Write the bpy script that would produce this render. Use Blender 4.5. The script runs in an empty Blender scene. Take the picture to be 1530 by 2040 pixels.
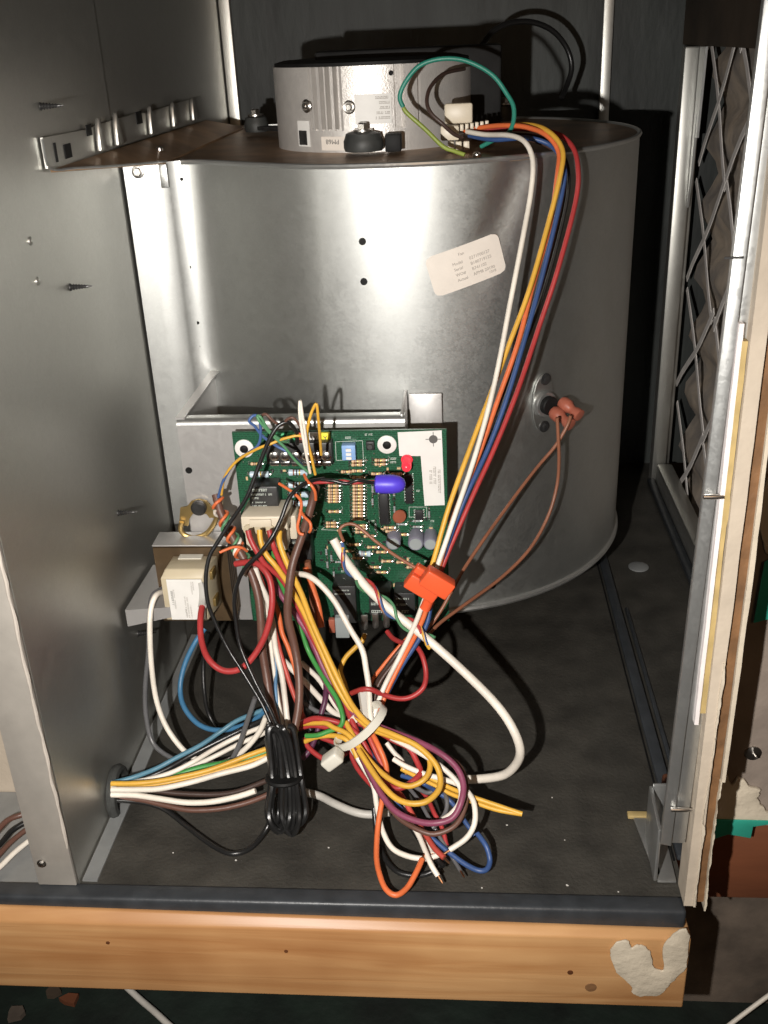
import bpy, bmesh, math, random
from mathutils import Vector, Matrix
random.seed(7)
R = math.radians
scene = bpy.context.scene
COL = scene.collection

# ------------------------------------------------------------------ camera, light, exposure
cd = bpy.data.cameras.new('camera'); cam = bpy.data.objects.new('camera', cd); COL.objects.link(cam)
cd.sensor_fit = 'VERTICAL'; cd.sensor_height = 24.0; cd.lens = 23.576
cd.clip_start = 0.01; cd.clip_end = 50
cam.matrix_world = Matrix(((0.996873, 0.007507, 0.078669, 0.0000), (0.067824, 0.429642, -0.900449, 0.0000), (-0.040559, 0.902968, 0.427789, 0.4200), (0, 0, 0, 1)))
scene.camera = cam

world = bpy.data.worlds.new('World'); scene.world = world; world.use_nodes = True
bg = world.node_tree.nodes['Background']; bg.inputs[0].default_value = (1.0, 0.72, 0.48, 1); bg.inputs[1].default_value = 0.012

def lamp(name, kind, loc, energy, color, size, target=None, **kw):
    l = bpy.data.lights.new(name, kind); l.energy = energy; l.color = color
    if kind == 'AREA': l.size = size
    else: l.shadow_soft_size = size
    for k, v in kw.items(): setattr(l, k, v)
    o = bpy.data.objects.new(name, l); COL.objects.link(o); o.location = loc
    if target: o.rotation_euler = (Vector(target) - Vector(loc)).to_track_quat('-Z', 'Y').to_euler()
    return o
# the hand-held flash, a little left of and below the lens
lamp('flash', 'SPOT', (-0.080, -0.005, 0.372), 18.5, (1.0, 0.955, 0.90), 0.0045, (-0.085, 0.62, 0.105), spot_size=R(92), spot_blend=0.85)
# warm bulb of the room behind the photographer
lamp('room_bulb', 'AREA', (0.35, -1.3, 1.25), 2.8, (1.0, 0.62, 0.34), 0.35, (0, 0.6, 0.1))

vs = scene.view_settings; vs.view_transform = 'Standard'; vs.look = 'None'; vs.exposure = 0.0; vs.gamma = 1.0
scene.render.engine = 'CYCLES'
scene.cycles.max_bounces = 5; scene.cycles.glossy_bounces = 4; scene.cycles.diffuse_bounces = 2
scene.cycles.use_denoising = True

# ------------------------------------------------------------------ materials
def mat(name, col, rough=0.5, metal=0.0, var=0.08, scale=60.0, bump=0.0, bscale=None, col2=None, stretch=None,
        spec=0.5, rvar=0.0, emit=None, coat=0.0, trans=0.0):
    m = bpy.data.materials.new(name); m.use_nodes = True
    nt = m.node_tree; b = nt.nodes['Principled BSDF']
    tc = nt.nodes.new('ShaderNodeTexCoord'); src = tc.outputs['Object']
    if stretch:
        mp = nt.nodes.new('ShaderNodeMapping'); mp.inputs['Scale'].default_value = stretch
        nt.links.new(src, mp.inputs[0]); src = mp.outputs[0]
    nz = nt.nodes.new('ShaderNodeTexNoise'); nz.inputs['Scale'].default_value = scale; nz.inputs['Detail'].default_value = 5
    nt.links.new(src, nz.inputs['Vector'])
    rp = nt.nodes.new('ShaderNodeValToRGB'); rp.color_ramp.elements[0].position = 0.32; rp.color_ramp.elements[1].position = 0.68
    c = Vector(col)
    a = c * (1 - var); z = Vector(col2) if col2 else c * (1 + var)
    rp.color_ramp.elements[0].color = (*a, 1); rp.color_ramp.elements[1].color = (*[min(1, v) for v in z], 1)
    nt.links.new(nz.outputs['Fac'], rp.inputs[0]); nt.links.new(rp.outputs[0], b.inputs['Base Color'])
    b.inputs['Roughness'].default_value = rough; b.inputs['Metallic'].default_value = metal
    b.inputs['Specular IOR Level'].default_value = spec
    if rvar:
        mr = nt.nodes.new('ShaderNodeMapRange'); mr.inputs['To Min'].default_value = rough - rvar; mr.inputs['To Max'].default_value = rough + rvar
        n3 = nt.nodes.new('ShaderNodeTexNoise'); n3.inputs['Scale'].default_value = scale * 0.35; n3.inputs['Detail'].default_value = 3
        nt.links.new(src, n3.inputs['Vector']); nt.links.new(n3.outputs['Fac'], mr.inputs[0]); nt.links.new(mr.outputs[0], b.inputs['Roughness'])
    if bump:
        n2 = nt.nodes.new('ShaderNodeTexNoise'); n2.inputs['Scale'].default_value = bscale or scale; n2.inputs['Detail'].default_value = 6
        nt.links.new(src, n2.inputs['Vector'])
        bp = nt.nodes.new('ShaderNodeBump'); bp.inputs['Strength'].default_value = bump; bp.inputs['Distance'].default_value = 0.002
        nt.links.new(n2.outputs['Fac'], bp.inputs['Height']); nt.links.new(bp.outputs[0], b.inputs['Normal'])
    if emit:
        b.inputs['Emission Color'].default_value = (*emit[0], 1); b.inputs['Emission Strength'].default_value = emit[1]
    if coat: b.inputs['Coat Weight'].default_value = coat
    if trans:
        b.inputs['Subsurface Weight'].default_value = trans; b.inputs['Subsurface Radius'].default_value = (0.004, 0.004, 0.003)
    return m

def galvanised(name, col, rough, metal, spangle=0.10, wave=0.25, scale=90.0):
    # zinc spangle: voronoi flakes of differing brightness and gloss, over a faintly wavy sheet
    m = bpy.data.materials.new(name); m.use_nodes = True
    nt = m.node_tree; b = nt.nodes['Principled BSDF']; N = nt.nodes.new; L = nt.links.new
    tc = N('ShaderNodeTexCoord'); v = N('ShaderNodeTexVoronoi'); v.inputs['Scale'].default_value = scale
    wp = N('ShaderNodeTexNoise'); wp.inputs['Scale'].default_value = scale * 1.2; wp.inputs['Detail'].default_value = 4
    mx = N('ShaderNodeMix'); mx.data_type = 'VECTOR'; mx.inputs[0].default_value = 0.02
    L(tc.outputs['Object'], wp.inputs['Vector']); L(tc.outputs['Object'], mx.inputs[4]); L(wp.outputs['Color'], mx.inputs[5]); L(mx.outputs[1], v.inputs['Vector'])
    sp = N('ShaderNodeSeparateColor'); L(v.outputs['Color'], sp.inputs[0])
    st = N('ShaderNodeTexNoise'); st.inputs['Scale'].default_value = 14; st.inputs['Detail'].default_value = 6; L(tc.outputs['Object'], st.inputs['Vector'])
    ad = N('ShaderNodeMath'); ad.operation = 'ADD'; L(sp.outputs[0], ad.inputs[0]); L(st.outputs['Fac'], ad.inputs[1])
    mr = N('ShaderNodeMapRange'); mr.inputs['From Max'].default_value = 2.0; mr.inputs['To Min'].default_value = 1 - spangle; mr.inputs['To Max'].default_value = 1 + spangle
    L(ad.outputs[0], mr.inputs[0])
    ml = N('ShaderNodeVectorMath'); ml.operation = 'SCALE'; ml.inputs[0].default_value = col; L(mr.outputs[0], ml.inputs['Scale']); L(ml.outputs[0], b.inputs['Base Color'])
    m2 = N('ShaderNodeMapRange'); m2.inputs['To Min'].default_value = rough - 0.035; m2.inputs['To Max'].default_value = rough + 0.035; L(sp.outputs[1], m2.inputs[0]); L(m2.outputs[0], b.inputs['Roughness'])
    b.inputs['Metallic'].default_value = metal
    wn = N('ShaderNodeTexNoise'); wn.inputs['Scale'].default_value = 9; wn.inputs['Detail'].default_value = 2; L(tc.outputs['Object'], wn.inputs['Vector'])
    bp = N('ShaderNodeBump'); bp.inputs['Strength'].default_value = wave; bp.inputs['Distance'].default_value = 0.01; L(wn.outputs['Fac'], bp.inputs['Height']); L(bp.outputs[0], b.inputs['Normal'])
    return m

M = {}
M['galv'] = galvanised('galvanised_steel', (0.52, 0.53, 0.515), 0.455, 0.97, 0.06, 0.022, 300.0)
M['galv_wall'] = galvanised('galvanised_wall', (0.54, 0.535, 0.50), 0.42, 0.93, 0.05, 0.025, 300.0)
M['galv_bright'] = galvanised('galvanised_bright', (0.56, 0.57, 0.56), 0.36, 0.86, 0.05, 0.04, 240.0)
M['bracket'] = galvanised('bracket_steel', (0.50, 0.49, 0.48), 0.42, 0.60, 0.04, 0.02, 240.0)
M['plate'] = mat('brown_reflection_tint', (0.36, 0.23, 0.135), 0.42, 0.5, 0.35, 30, 0.1, 40)  # galvanised plate and wing: warm reflection painted in as brown base colour
M['steel'] = mat('bolt_steel', (0.62, 0.60, 0.57), 0.28, 1.0, 0.1, 200)
M['darksteel'] = mat('dark_steel', (0.10, 0.10, 0.10), 0.4, 0.8, 0.3, 150)
M['castalu'] = mat('cast_aluminium', (0.64, 0.615, 0.585), 0.42, 0.5, 0.06, 120, 0.15, 900)
M['blackplastic'] = mat('black_plastic', (0.008, 0.008, 0.008), 0.6, 0, 0.3, 80, spec=0.2)
M['rubber'] = mat('rubber', (0.04, 0.042, 0.04), 0.55, 0, 0.25, 120)
M['lining'] = mat('black_lining', (0.026, 0.030, 0.028), 0.60, 0, 0.5, 22, 1.0, 38, stretch=(1, 1, 0.3))
M['floorblack'] = mat('black_floor_liner', (0.040, 0.037, 0.031), 0.60, 0, 0.34, 38, 0.3, 420, rvar=0.08)
M['lip'] = mat('dark_painted_steel', (0.036, 0.040, 0.045), 0.42, 0.1, 0.18, 90, 0.1, 300, rvar=0.08)
M['stripgrey'] = mat('grey_floor_flange', (0.30, 0.31, 0.31), 0.45, 0.4, 0.08, 70)
M['brownpanel'] = mat('brown_panel', (0.055, 0.038, 0.024), 0.7, 0, 0.45, 16, 0.3, 50)
M['beige'] = mat('beige_plaster', (0.48, 0.41, 0.325), 0.75, 0, 0.08, 40, 0.25, 160)
M['cream'] = mat('cream_paint', (0.55, 0.48, 0.38), 0.6, 0, 0.07, 60, 0.3, 140)
M['tan'] = mat('tan_tape', (0.42, 0.31, 0.13), 0.6, 0, 0.15, 90)
M['whitetape'] = mat('white_trim', (0.72, 0.67, 0.66), 0.5, 0, 0.05, 90)
M['brownedge'] = mat('brown_board_edge', (0.17, 0.085, 0.035), 0.65, 0, 0.3, 70, 0.3, 200)
M['darkbrownboard'] = mat('dark_brown_board', (0.085, 0.052, 0.022), 0.7, 0, 0.35, 35, 0.3, 120)
M['greybrown'] = mat('grey_brown_wall', (0.22, 0.18, 0.15), 0.8, 0, 0.22, 30, 0.4, 120)
M['putty'] = mat('dried_putty', (0.55, 0.485, 0.38), 0.6, 0, 0.14, 45, 0.9, 90)
M['greentape'] = mat('green_tape', (0.03, 0.30, 0.22), 0.4, 0, 0.12, 60)
M['redwood'] = mat('red_brown_wood', (0.14, 0.045, 0.018), 0.65, 0, 0.4, 18, 0.2, 60, stretch=(0.3, 1, 1.5))
M['paleblock'] = mat('pale_wood', (0.42, 0.27, 0.13), 0.6, 0, 0.25, 25, 0.2, 80, stretch=(0.2, 1, 1.6))
M['concrete'] = mat('dirty_concrete', (0.11, 0.085, 0.065), 0.85, 0, 0.5, 24, 0.6, 60)
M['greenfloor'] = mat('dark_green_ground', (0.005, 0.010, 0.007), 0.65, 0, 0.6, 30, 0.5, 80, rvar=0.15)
M['pcb'] = mat('green_circuit_board', (0.010, 0.085, 0.038), 0.36, 0, 0.22, 260, 0.12, 700, coat=0.25)
nt = M['pcb'].node_tree; br_ = nt.nodes.new('ShaderNodeTexBrick'); tc_ = nt.nodes.new('ShaderNodeTexCoord'); mp_ = nt.nodes.new('ShaderNodeMapping'); mp_.inputs['Rotation'].default_value = (R(90), 0, 0)
br_.inputs['Scale'].default_value = 210; br_.inputs['Mortar Size'].default_value = 0.045; br_.inputs['Bias'].default_value = -0.2; br_.offset = 0.37; br_.squash = 1.7; br_.squash_frequency = 3
br_.inputs['Color1'].default_value = (0.007, 0.048, 0.022, 1); br_.inputs['Color2'].default_value = (0.008, 0.062, 0.028, 1); br_.inputs['Mortar'].default_value = (0.020, 0.115, 0.058, 1)
nt.links.new(tc_.outputs['Object'], mp_.inputs[0]); nt.links.new(mp_.outputs[0], br_.inputs['Vector']); nt.links.new(br_.outputs['Color'], nt.nodes['Principled BSDF'].inputs['Base Color'])
M['silk'] = mat('silkscreen', (0.62, 0.68, 0.62), 0.5)
M['chip'] = mat('chip_black', (0.018, 0.018, 0.019), 0.45, 0, 0.2, 200)
M['relay'] = mat('relay_black', (0.028, 0.028, 0.028), 0.42, 0, 0.2, 200)
M['solder'] = mat('tinned_lead', (0.80, 0.79, 0.76), 0.22, 1.0, 0.05, 300)
M['restan'] = mat('resistor_tan', (0.60, 0.42, 0.24), 0.4, 0, 0.08, 200)
M['resblue'] = mat('resistor_blue', (0.48, 0.60, 0.68), 0.35, 0, 0.06, 200)
M['bandbrown'] = mat('band_brown', (0.20, 0.05, 0.02), 0.4)
M['bandblack'] = mat('band_black', (0.02, 0.02, 0.02), 0.4)
M['bandgold'] = mat('band_gold', (0.55, 0.36, 0.08), 0.3, 0.6)
M['nylon'] = mat('natural_nylon', (0.62, 0.55, 0.43), 0.42, 0, 0.05, 60)
M['tienylon'] = mat('cable_tie_nylon', (0.66, 0.64, 0.56), 0.38, 0, 0.04, 60)
M['sticker'] = mat('white_sticker', (0.74, 0.73, 0.70), 0.5, 0, 0.03, 120)
M['fansticker'] = mat('cream_sticker', (0.74, 0.68, 0.61), 0.5, 0, 0.03, 120)
M['ink'] = mat('ink', (0.10, 0.095, 0.09), 0.6)
M['inkgrey'] = mat('faded_ink', (0.34, 0.31, 0.28), 0.6)
M['dipblue'] = mat('switch_blue', (0.25, 0.42, 0.72), 0.4)
M['capgrey'] = mat('capacitor_grey', (0.24, 0.24, 0.30), 0.35, 0.2)
M['ceramic'] = mat('brown_ceramic', (0.30, 0.09, 0.05), 0.35)
M['glassgrey'] = mat('diode_grey', (0.30, 0.33, 0.33), 0.3)
M['led'] = mat('red_led', (0.75, 0.02, 0.03), 0.25, 0, 0.02, emit=((1.0, 0.06, 0.10), 0.55))
M['capblue'] = mat('blue_cap', (0.085, 0.050, 0.62), 0.42, 0, 0.05, 60)
M['orangeplastic'] = mat('orange_plastic', (0.78, 0.105, 0.035), 0.36, 0, 0.05, 60)
M['terminalred'] = mat('red_brown_nylon', (0.36, 0.105, 0.065), 0.40, 0, 0.1, 80)
M['tyellow'] = mat('tag_yellow', (0.82, 0.72, 0.04), 0.5); M['twhite'] = mat('tag_white', (0.75, 0.73, 0.70), 0.5)
M['tred'] = mat('tag_red', (0.75, 0.10, 0.04), 0.5); M['tgreen'] = mat('tag_green', (0.06, 0.45, 0.18), 0.5)
M['bobbin'] = mat('bobbin_plastic', (0.50, 0.43, 0.30), 0.45, 0, 0.08, 40)
M['laminate'] = mat('varnished_laminations', (0.085, 0.055, 0.028), 0.45, 0.3, 0.25, 60)
M['brass'] = mat('yellow_zinc', (0.42, 0.30, 0.12), 0.38, 0.8, 0.2, 60)
M['sleeve'] = mat('clear_sleeve', (0.48, 0.47, 0.44), 0.3)
M['mesh'] = mat('filter_card', (0.74, 0.70, 0.67), 0.8, 0, 0.12, 60)
M['media'] = mat('filter_media', (0.38, 0.345, 0.32), 0.9, 0, 0.3, 30, 0.5, 90, col2=(0.52, 0.43, 0.34))
M['dust'] = mat('dust_speck', (0.6, 0.58, 0.54), 0.8)
M['postface'] = mat('post_zinc', (0.46, 0.43, 0.385), 0.5, 0.45, 0.07, 70, 0.05, 300)
M['caulk'] = mat('grey_caulk', (0.44, 0.40, 0.35), 0.6, 0, 0.1, 60, 0.4, 120)
WC = dict(white=(0.78, 0.72, 0.63), orange=(0.80, 0.17, 0.045), yellow=(0.80, 0.44, 0.045), blue=(0.030, 0.080, 0.24), red=(0.46, 0.032, 0.032),
          black=(0.012, 0.012, 0.012), brown=(0.075, 0.032, 0.020), teal=(0.015, 0.24, 0.17), lime=(0.30, 0.38, 0.06), darkbrown=(0.055, 0.028, 0.02),
          copperbrown=(0.30, 0.11, 0.055), greywhite=(0.48, 0.46, 0.42), sheath=(0.135, 0.058, 0.038), purple=(0.27, 0.055, 0.115), darkpurple=(0.10, 0.018, 0.06),
          green=(0.05, 0.32, 0.06), redorange=(0.58, 0.075, 0.05), grey=(0.13, 0.13, 0.135), lightblue=(0.10, 0.24, 0.42), skyblue=(0.05, 0.20, 0.38),
          skyblue2=(0.10, 0.26, 0.36), bluestrand=(0.06, 0.13, 0.34), greenstrand=(0.09, 0.28, 0.13))
for k, c in WC.items():
    M['w_' + k] = mat('wire_' + k, [v * (0.80 if 'white' not in k else 0.95) + 0.010 for v in c] if k not in ('black',) else c, 0.44 if k not in ('black', 'grey') else 0.32, 0, 0.13, 45, 0.10, 260, rvar=0.10)
M['copper'] = mat('bare_copper', (0.75, 0.38, 0.20), 0.3, 1.0)

# pine: growth-ring streaks along the beam with knots
def pine():
    m = bpy.data.materials.new('pine'); m.use_nodes = True; nt = m.node_tree; b = nt.nodes['Principled BSDF']; N = nt.nodes.new; L = nt.links.new
    tc = N('ShaderNodeTexCoord'); mp = N('ShaderNodeMapping'); mp.inputs['Scale'].default_value = (2.6, 16, 46); L(tc.outputs['Object'], mp.inputs[0])
    n1 = N('ShaderNodeTexNoise'); n1.inputs['Scale'].default_value = 1.6; n1.inputs['Detail'].default_value = 6; n1.inputs['Distortion'].default_value = 1.2; L(mp.outputs[0], n1.inputs['Vector'])
    r = N('ShaderNodeValToRGB'); e = r.color_ramp.elements; e[0].position = 0.30; e[0].color = (0.44, 0.215, 0.082, 1); e[1].position = 0.62; e[1].color = (0.58, 0.335, 0.150, 1); L(n1.outputs['Fac'], r.inputs[0])
    n2 = N('ShaderNodeTexNoise'); n2.inputs['Scale'].default_value = 9; n2.inputs['Detail'].default_value = 3; L(tc.outputs['Object'], n2.inputs['Vector'])
    mx = N('ShaderNodeMix'); mx.data_type = 'RGBA'; mx.blend_type = 'MULTIPLY'; mx.inputs[0].default_value = 0.6
    r2 = N('ShaderNodeValToRGB'); r2.color_ramp.elements[0].position = 0.36; r2.color_ramp.elements[0].color = (0.55, 0.42, 0.33, 1); r2.color_ramp.elements[1].position = 0.6; r2.color_ramp.elements[1].color = (1, 1, 1, 1)
    L(n2.outputs['Fac'], r2.inputs[0]); L(r.outputs[0], mx.inputs[6]); L(r2.outputs[0], mx.inputs[7]); L(mx.outputs[2], b.inputs['Base Color'])
    b.inputs['Roughness'].default_value = 0.42
    bp = N('ShaderNodeBump'); bp.inputs['Strength'].default_value = 0.2; bp.inputs['Distance'].default_value = 0.002; L(n1.outputs['Fac'], bp.inputs['Height']); L(bp.outputs[0], b.inputs['Normal'])
    return m
M['pine'] = pine()
M['knot'] = mat('pine_knot', (0.10, 0.035, 0.012), 0.5, 0, 0.4, 120)

# ------------------------------------------------------------------ mesh helpers
class MB:
    def __init__(s): s.v = []; s.f = []; s.m = []
    def add(s, v, f, mi=0):
        o = len(s.v); s.v += [tuple(p) for p in v]; s.f += [tuple(i + o for i in q) for q in f]; s.m += [mi] * len(f); return s
    def box(s, x0, x1, y0, y1, z0, z1, mi=0, mtx=None):
        v = [Vector((x, y, z)) for z in (z0, z1) for y in (y0, y1) for x in (x0, x1)]
        if mtx: v = [mtx @ p for p in v]
        return s.add(v, [(0, 2, 3, 1), (4, 5, 7, 6), (0, 1, 5, 4), (2, 6, 7, 3), (0, 4, 6, 2), (1, 3, 7, 5)], mi)
    def prism(s, pts, d, mi=0):
        n = len(pts); a = [Vector(p) for p in pts]; d = Vector(d); v = a + [p + d for p in a]
        f = [tuple(range(n - 1, -1, -1)), tuple(range(n, 2 * n))] + [(i, (i + 1) % n, n + (i + 1) % n, n + i) for i in range(n)]
        return s.add(v, f, mi)
    def lathe(s, prof, o, ax, n=16, mi=0):
        ax = Vector(ax).normalized(); o = Vector(o); u = ax.orthogonal().normalized(); w = ax.cross(u)
        v = []; f = []
        for r, h in prof:
            for k in range(n):
                a = 2 * math.pi * k / n; v.append(o + ax * h + (u * math.cos(a) + w * math.sin(a)) * r)
        for i in range(len(prof) - 1):
            for k in range(n):
                f.append((i * n + k, i * n + (k + 1) % n, (i + 1) * n + (k + 1) % n, (i + 1) * n + k))
        f.append(tuple(range(n - 1, -1, -1))); j = (len(prof) - 1) * n; f.append(tuple(range(j, j + n)))
        return s.add(v, f, mi)
    def tube(s, pts, r, n=8, mi=0, sub=6, closed=False):
        p = [Vector(q) for q in pts]
        if sub > 1 and len(p) > 2: p = spline(p, sub)
        t = [(p[min(i + 1, len(p) - 1)] - p[max(i - 1, 0)]).normalized() for i in range(len(p))]
        u = t[0].orthogonal().normalized(); v = []; f = []
        for i, q in enumerate(p):
            u = (u - t[i] * u.dot(t[i])).normalized(); w = t[i].cross(u)
            rr = r(i / (len(p) - 1)) if callable(r) else r
            for k in range(n):
                a = 2 * math.pi * k / n; v.append(q + (u * math.cos(a) + w * math.sin(a)) * rr)
        for i in range(len(p) - 1):
            for k in range(n): f.append((i * n + k, i * n + (k + 1) % n, (i + 1) * n + (k + 1) % n, (i + 1) * n + k))
        f.append(tuple(range(n - 1, -1, -1))); j = (len(p) - 1) * n; f.append(tuple(range(j, j + n)))
        return s.add(v, f, mi)
    def build(s, name, mats, parent=None, bevel=0.0, seg=2, smooth=38, origin=None):
        base = Vector(parent.matrix_world.translation) if parent else (Vector(origin) if origin else Vector((0, 0, 0)))
        if parent: base = Vector(WLOC[parent.name])
        me = bpy.data.meshes.new(name); me.from_pydata([Vector(p) - base for p in s.v], [], s.f)
        if not isinstance(mats, (list, tuple)): mats = [mats]
        for m in mats: me.materials.append(M[m])
        me.polygons.foreach_set('material_index', s.m)
        bm = bmesh.new(); bm.from_mesh(me); bmesh.ops.recalc_face_normals(bm, faces=bm.faces)
        if bevel:
            es = [e for e in bm.edges if len(e.link_faces) == 2 and e.calc_face_angle(0) > R(30)]
            bmesh.ops.bevel(bm, geom=es, offset=bevel, segments=seg, affect='EDGES', profile=0.5, clamp_overlap=True)
        bm.to_mesh(me); bm.free()
        me.polygons.foreach_set('use_smooth', [True] * len(me.polygons)); me.set_sharp_from_angle(angle=R(smooth))
        o = bpy.data.objects.new(name, me); COL.objects.link(o)
        o.location = (0, 0, 0) if parent else base
        if parent: o.parent = parent
        WLOC[o.name] = tuple(base) if parent else tuple(base)
        return o
WLOC = {}
def spline(p, sub):
    out = []; n = len(p)
    for i in range(n - 1):
        a, b, c, d = p[max(i - 1, 0)], p[i], p[i + 1], p[min(i + 2, n - 1)]
        for k in range(sub):
            t = k / sub
            out.append(0.5 * ((2 * b) + (c - a) * t + (2 * a - 5 * b + 4 * c - d) * t * t + (3 * b - a - 3 * c + d) * t ** 3))
    out.append(p[-1]); return out
def tag(o, label=None, cat=None, group=None, kind=None):
    if label: o['label'] = label
    if cat: o['category'] = cat
    if group: o['group'] = group
    if kind: o['kind'] = kind
    return o
def thing(name, label, cat, loc, group=None):
    o = bpy.data.objects.new(name, None); COL.objects.link(o); o.location = loc; o.empty_display_size = 0.02
    WLOC[o.name] = tuple(loc); return tag(o, label, cat, group)
def struct(o): o['kind'] = 'structure'; return o
def screw(parent, loc, ax, r=0.004, h=0.003, name='screw', m='steel', hexa=True):
    mb = MB().lathe([(r * 1.45, 0), (r * 1.45, h * .25), (r * 1.3, h * .3)], loc, ax, 16)
    mb.lathe([(r, h * .25), (r, h * .9), (r * .85, h)], loc, ax, 6 if hexa else 14)
    return mb.build(name, m, parent)
def text(parent, s, mtx, size, m='ink', name='lettering', align='LEFT', warp=None):
    cu = bpy.data.curves.new('t', 'FONT'); cu.body = s; cu.size = size; cu.align_x = align; cu.resolution_u = 3
    t = bpy.data.objects.new('t', cu); COL.objects.link(t); bpy.context.view_layer.update()
    me = bpy.data.meshes.new_from_object(t.evaluated_get(bpy.context.evaluated_depsgraph_get()))
    bpy.data.objects.remove(t)
    base = Vector(WLOC[parent.name])
    for v in me.vertices: v.co = (warp(v.co) if warp else mtx @ v.co) - base
    me.materials.clear(); me.materials.append(M[m]); me.name = name
    o = bpy.data.objects.new(name, me); COL.objects.link(o); o.parent = parent; WLOC[o.name] = tuple(base); return o
def face_front(x, y, z, rot=0.0):     # local XY of a text laid on a vertical face that looks towards -Y
    return Matrix.Translation((x, y, z)) @ Matrix(((1, 0, 0, 0), (0, 0, -1, 0), (0, 1, 0, 0), (0, 0, 0, 1))) @ Matrix.Rotation(rot, 4, 'Z')
def glyphs(parent, mtx, w, h, m='inkgrey', name='print', seed=0, warp=None):   # a row of print too small to read
    rnd = random.Random(seed); mb = MB(); x = 0
    while x < w:
        gw = h * rnd.uniform(.45, .7)
        if rnd.random() > .12:
            quads = [[(x, 0), (x + gw * .25, 0), (x + gw * .25, h), (x, h)], [(x + gw * .25, h * .8), (x + gw * .8, h * .8), (x + gw * .8, h), (x + gw * .25, h)]]
            if rnd.random() > .4: quads.append([(x + gw * .25, h * .1), (x + gw * .8, h * .1), (x + gw * .8, h * .3), (x + gw * .25, h * .3)])
            for quad in quads:
                mb.add([(warp(Vector((a, b, 0))) if warp else mtx @ Vector((a, b, 0))) for a, b in quad], [(0, 1, 2, 3)])
        x += gw
    return mb.build(name, m, parent)

# ------------------------------------------------------------------ the setting
XL, XR, YB = -0.2146, 0.197, 1.0
struct(MB().prism([(-.2365, .404, -.012), (.1165, .404, -.012), (.1165, .466, -.012), (XR, .466, -.012), (XR, YB, -.012), (-.2365, YB, -.012)], (0, 0, .012)).build('floor', 'floorblack'))
fl = bpy.data.objects['floor']
MB().box(XL + .001, XL + .0095, 0.406, 0.66, 0.0, 0.0012).build('floor_flange', 'stripgrey', fl)
mb = MB().box(0.1145, 0.1155, 0.43, 0.99, 0.0, 0.0006); mb.build('floor_seam', 'blackplastic', fl)
MB().box(0.1165, 0.124, 0.43, 0.99, 0.0, 0.004).build('floor_rib', 'lip', fl, bevel=.0012)
MB().box(0.127, 0.130, 0.43, 0.70, 0.0, 0.0022).build('floor_rib', 'lip', fl, bevel=.0008)
mb = MB().lathe([(.0085, 0), (.0085, .0008), (.007, .0014), (.001, .0016)], (0.1491, 0.7701, 0.0000), (0, 0, 1), 24); mb.build('washer', 'stripgrey', fl)
for i, (px, py, r) in enumerate([(0.0521, 0.4796, 0.0000), (0.0240, 0.4555, 0.0000), (0.0545, 0.4103, 0.0000), (0.0813, 0.4065, 0.0000), (0.0563, 0.4442, 0.0000), (0.0085, 0.4072, 0.0000), (-0.0785, 0.4348, 0.0000), (-0.1303, 0.4237, 0.0000), (-0.1679, 0.4285, 0.0000)]):
    a = random.random() * 6; s = random.uniform(.0003, .0009)
    MB().prism([(px + s * math.cos(a + k * 1.7 + random.random() * .4), py + s * .8 * math.sin(a + k * 1.7), 0.0003) for k in range(4)], (0, 0, .0004)).build('dust_speck', 'dust', fl)
# front lip of the shelf, a folded edge slightly proud of the floor
lip = MB().box(-0.40, 0.1145, 0.392, 0.4035, -0.0135, 0.0022).build('shelf_lip', 'lip', None, bevel=.0022, seg=3)
struct(lip)
struct(MB().box(XL - .004, XL, 0.404, 0.650, 0.0, 0.62).build('wall_left', 'galv_wall'))
wl = bpy.data.objects['wall_left']
MB().box(XL - .004, XL - .0012, 0.6505, YB, 0.0, 0.62).build('rear_panel', 'galv_wall', wl)
struct(MB().box(-0.23, 0.30, YB, YB + .01, 0.0, 0.62).build('wall_back', 'lining'))
wb = bpy.data.objects['wall_back']
MB().box(XL, XL + .010, YB - .008, YB - .001, 0.0, 0.62).build('corner_strip', 'galv_wall', wb, bevel=.0008)
MB().box(0.1255, 0.1345, YB - .008, YB - .001, 0.0, 0.62).build('corner_strip', 'galv_wall', wb, bevel=.0008)
# right side: opening for the filter, framed by rails
struct(MB().box(XR, XR + .006, 0.46, YB, 0.402, 0.62).build('wall_right', 'brownpanel'))
wr = bpy.data.objects['wall_right']
MB().box(XR, XR + .012, .962, 0.998, 0.0, 0.4015).build('filter_rail', 'galv_wall', wr, bevel=.001)
MB().box(XR - .008, XR + .006, .9475, .9615, 0.0, 0.4015).build('filter_rail', 'galv_wall', wr, bevel=.002)
MB().box(XR - .004, XR + .012, 0.46, .947, 0.0, 0.022).build('filter_rail', 'galv_wall', wr, bevel=.003)
MB().box(XR - .012, XR - .0045, 0.46, .947, 0.0, 0.006).build('filter_rail', 'lip', wr, bevel=.0015)
MB().prism([(XR + .004, .946, .401), (XR + .004, .925, .401), (XR + .004, .930, .33), (XR + .004, .9345, .33), (XR + .004, .937, .37), (XR + .004, .9395, .30), (XR + .004, .946, .27)], (.002, 0, 0)).build('rail_clip', 'galv_bright', wr)
MB().box(XR + .10, XR + .11, 0.42, YB, -.1, 0.62).build('outer_panel', 'brownpanel', wr)

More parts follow.
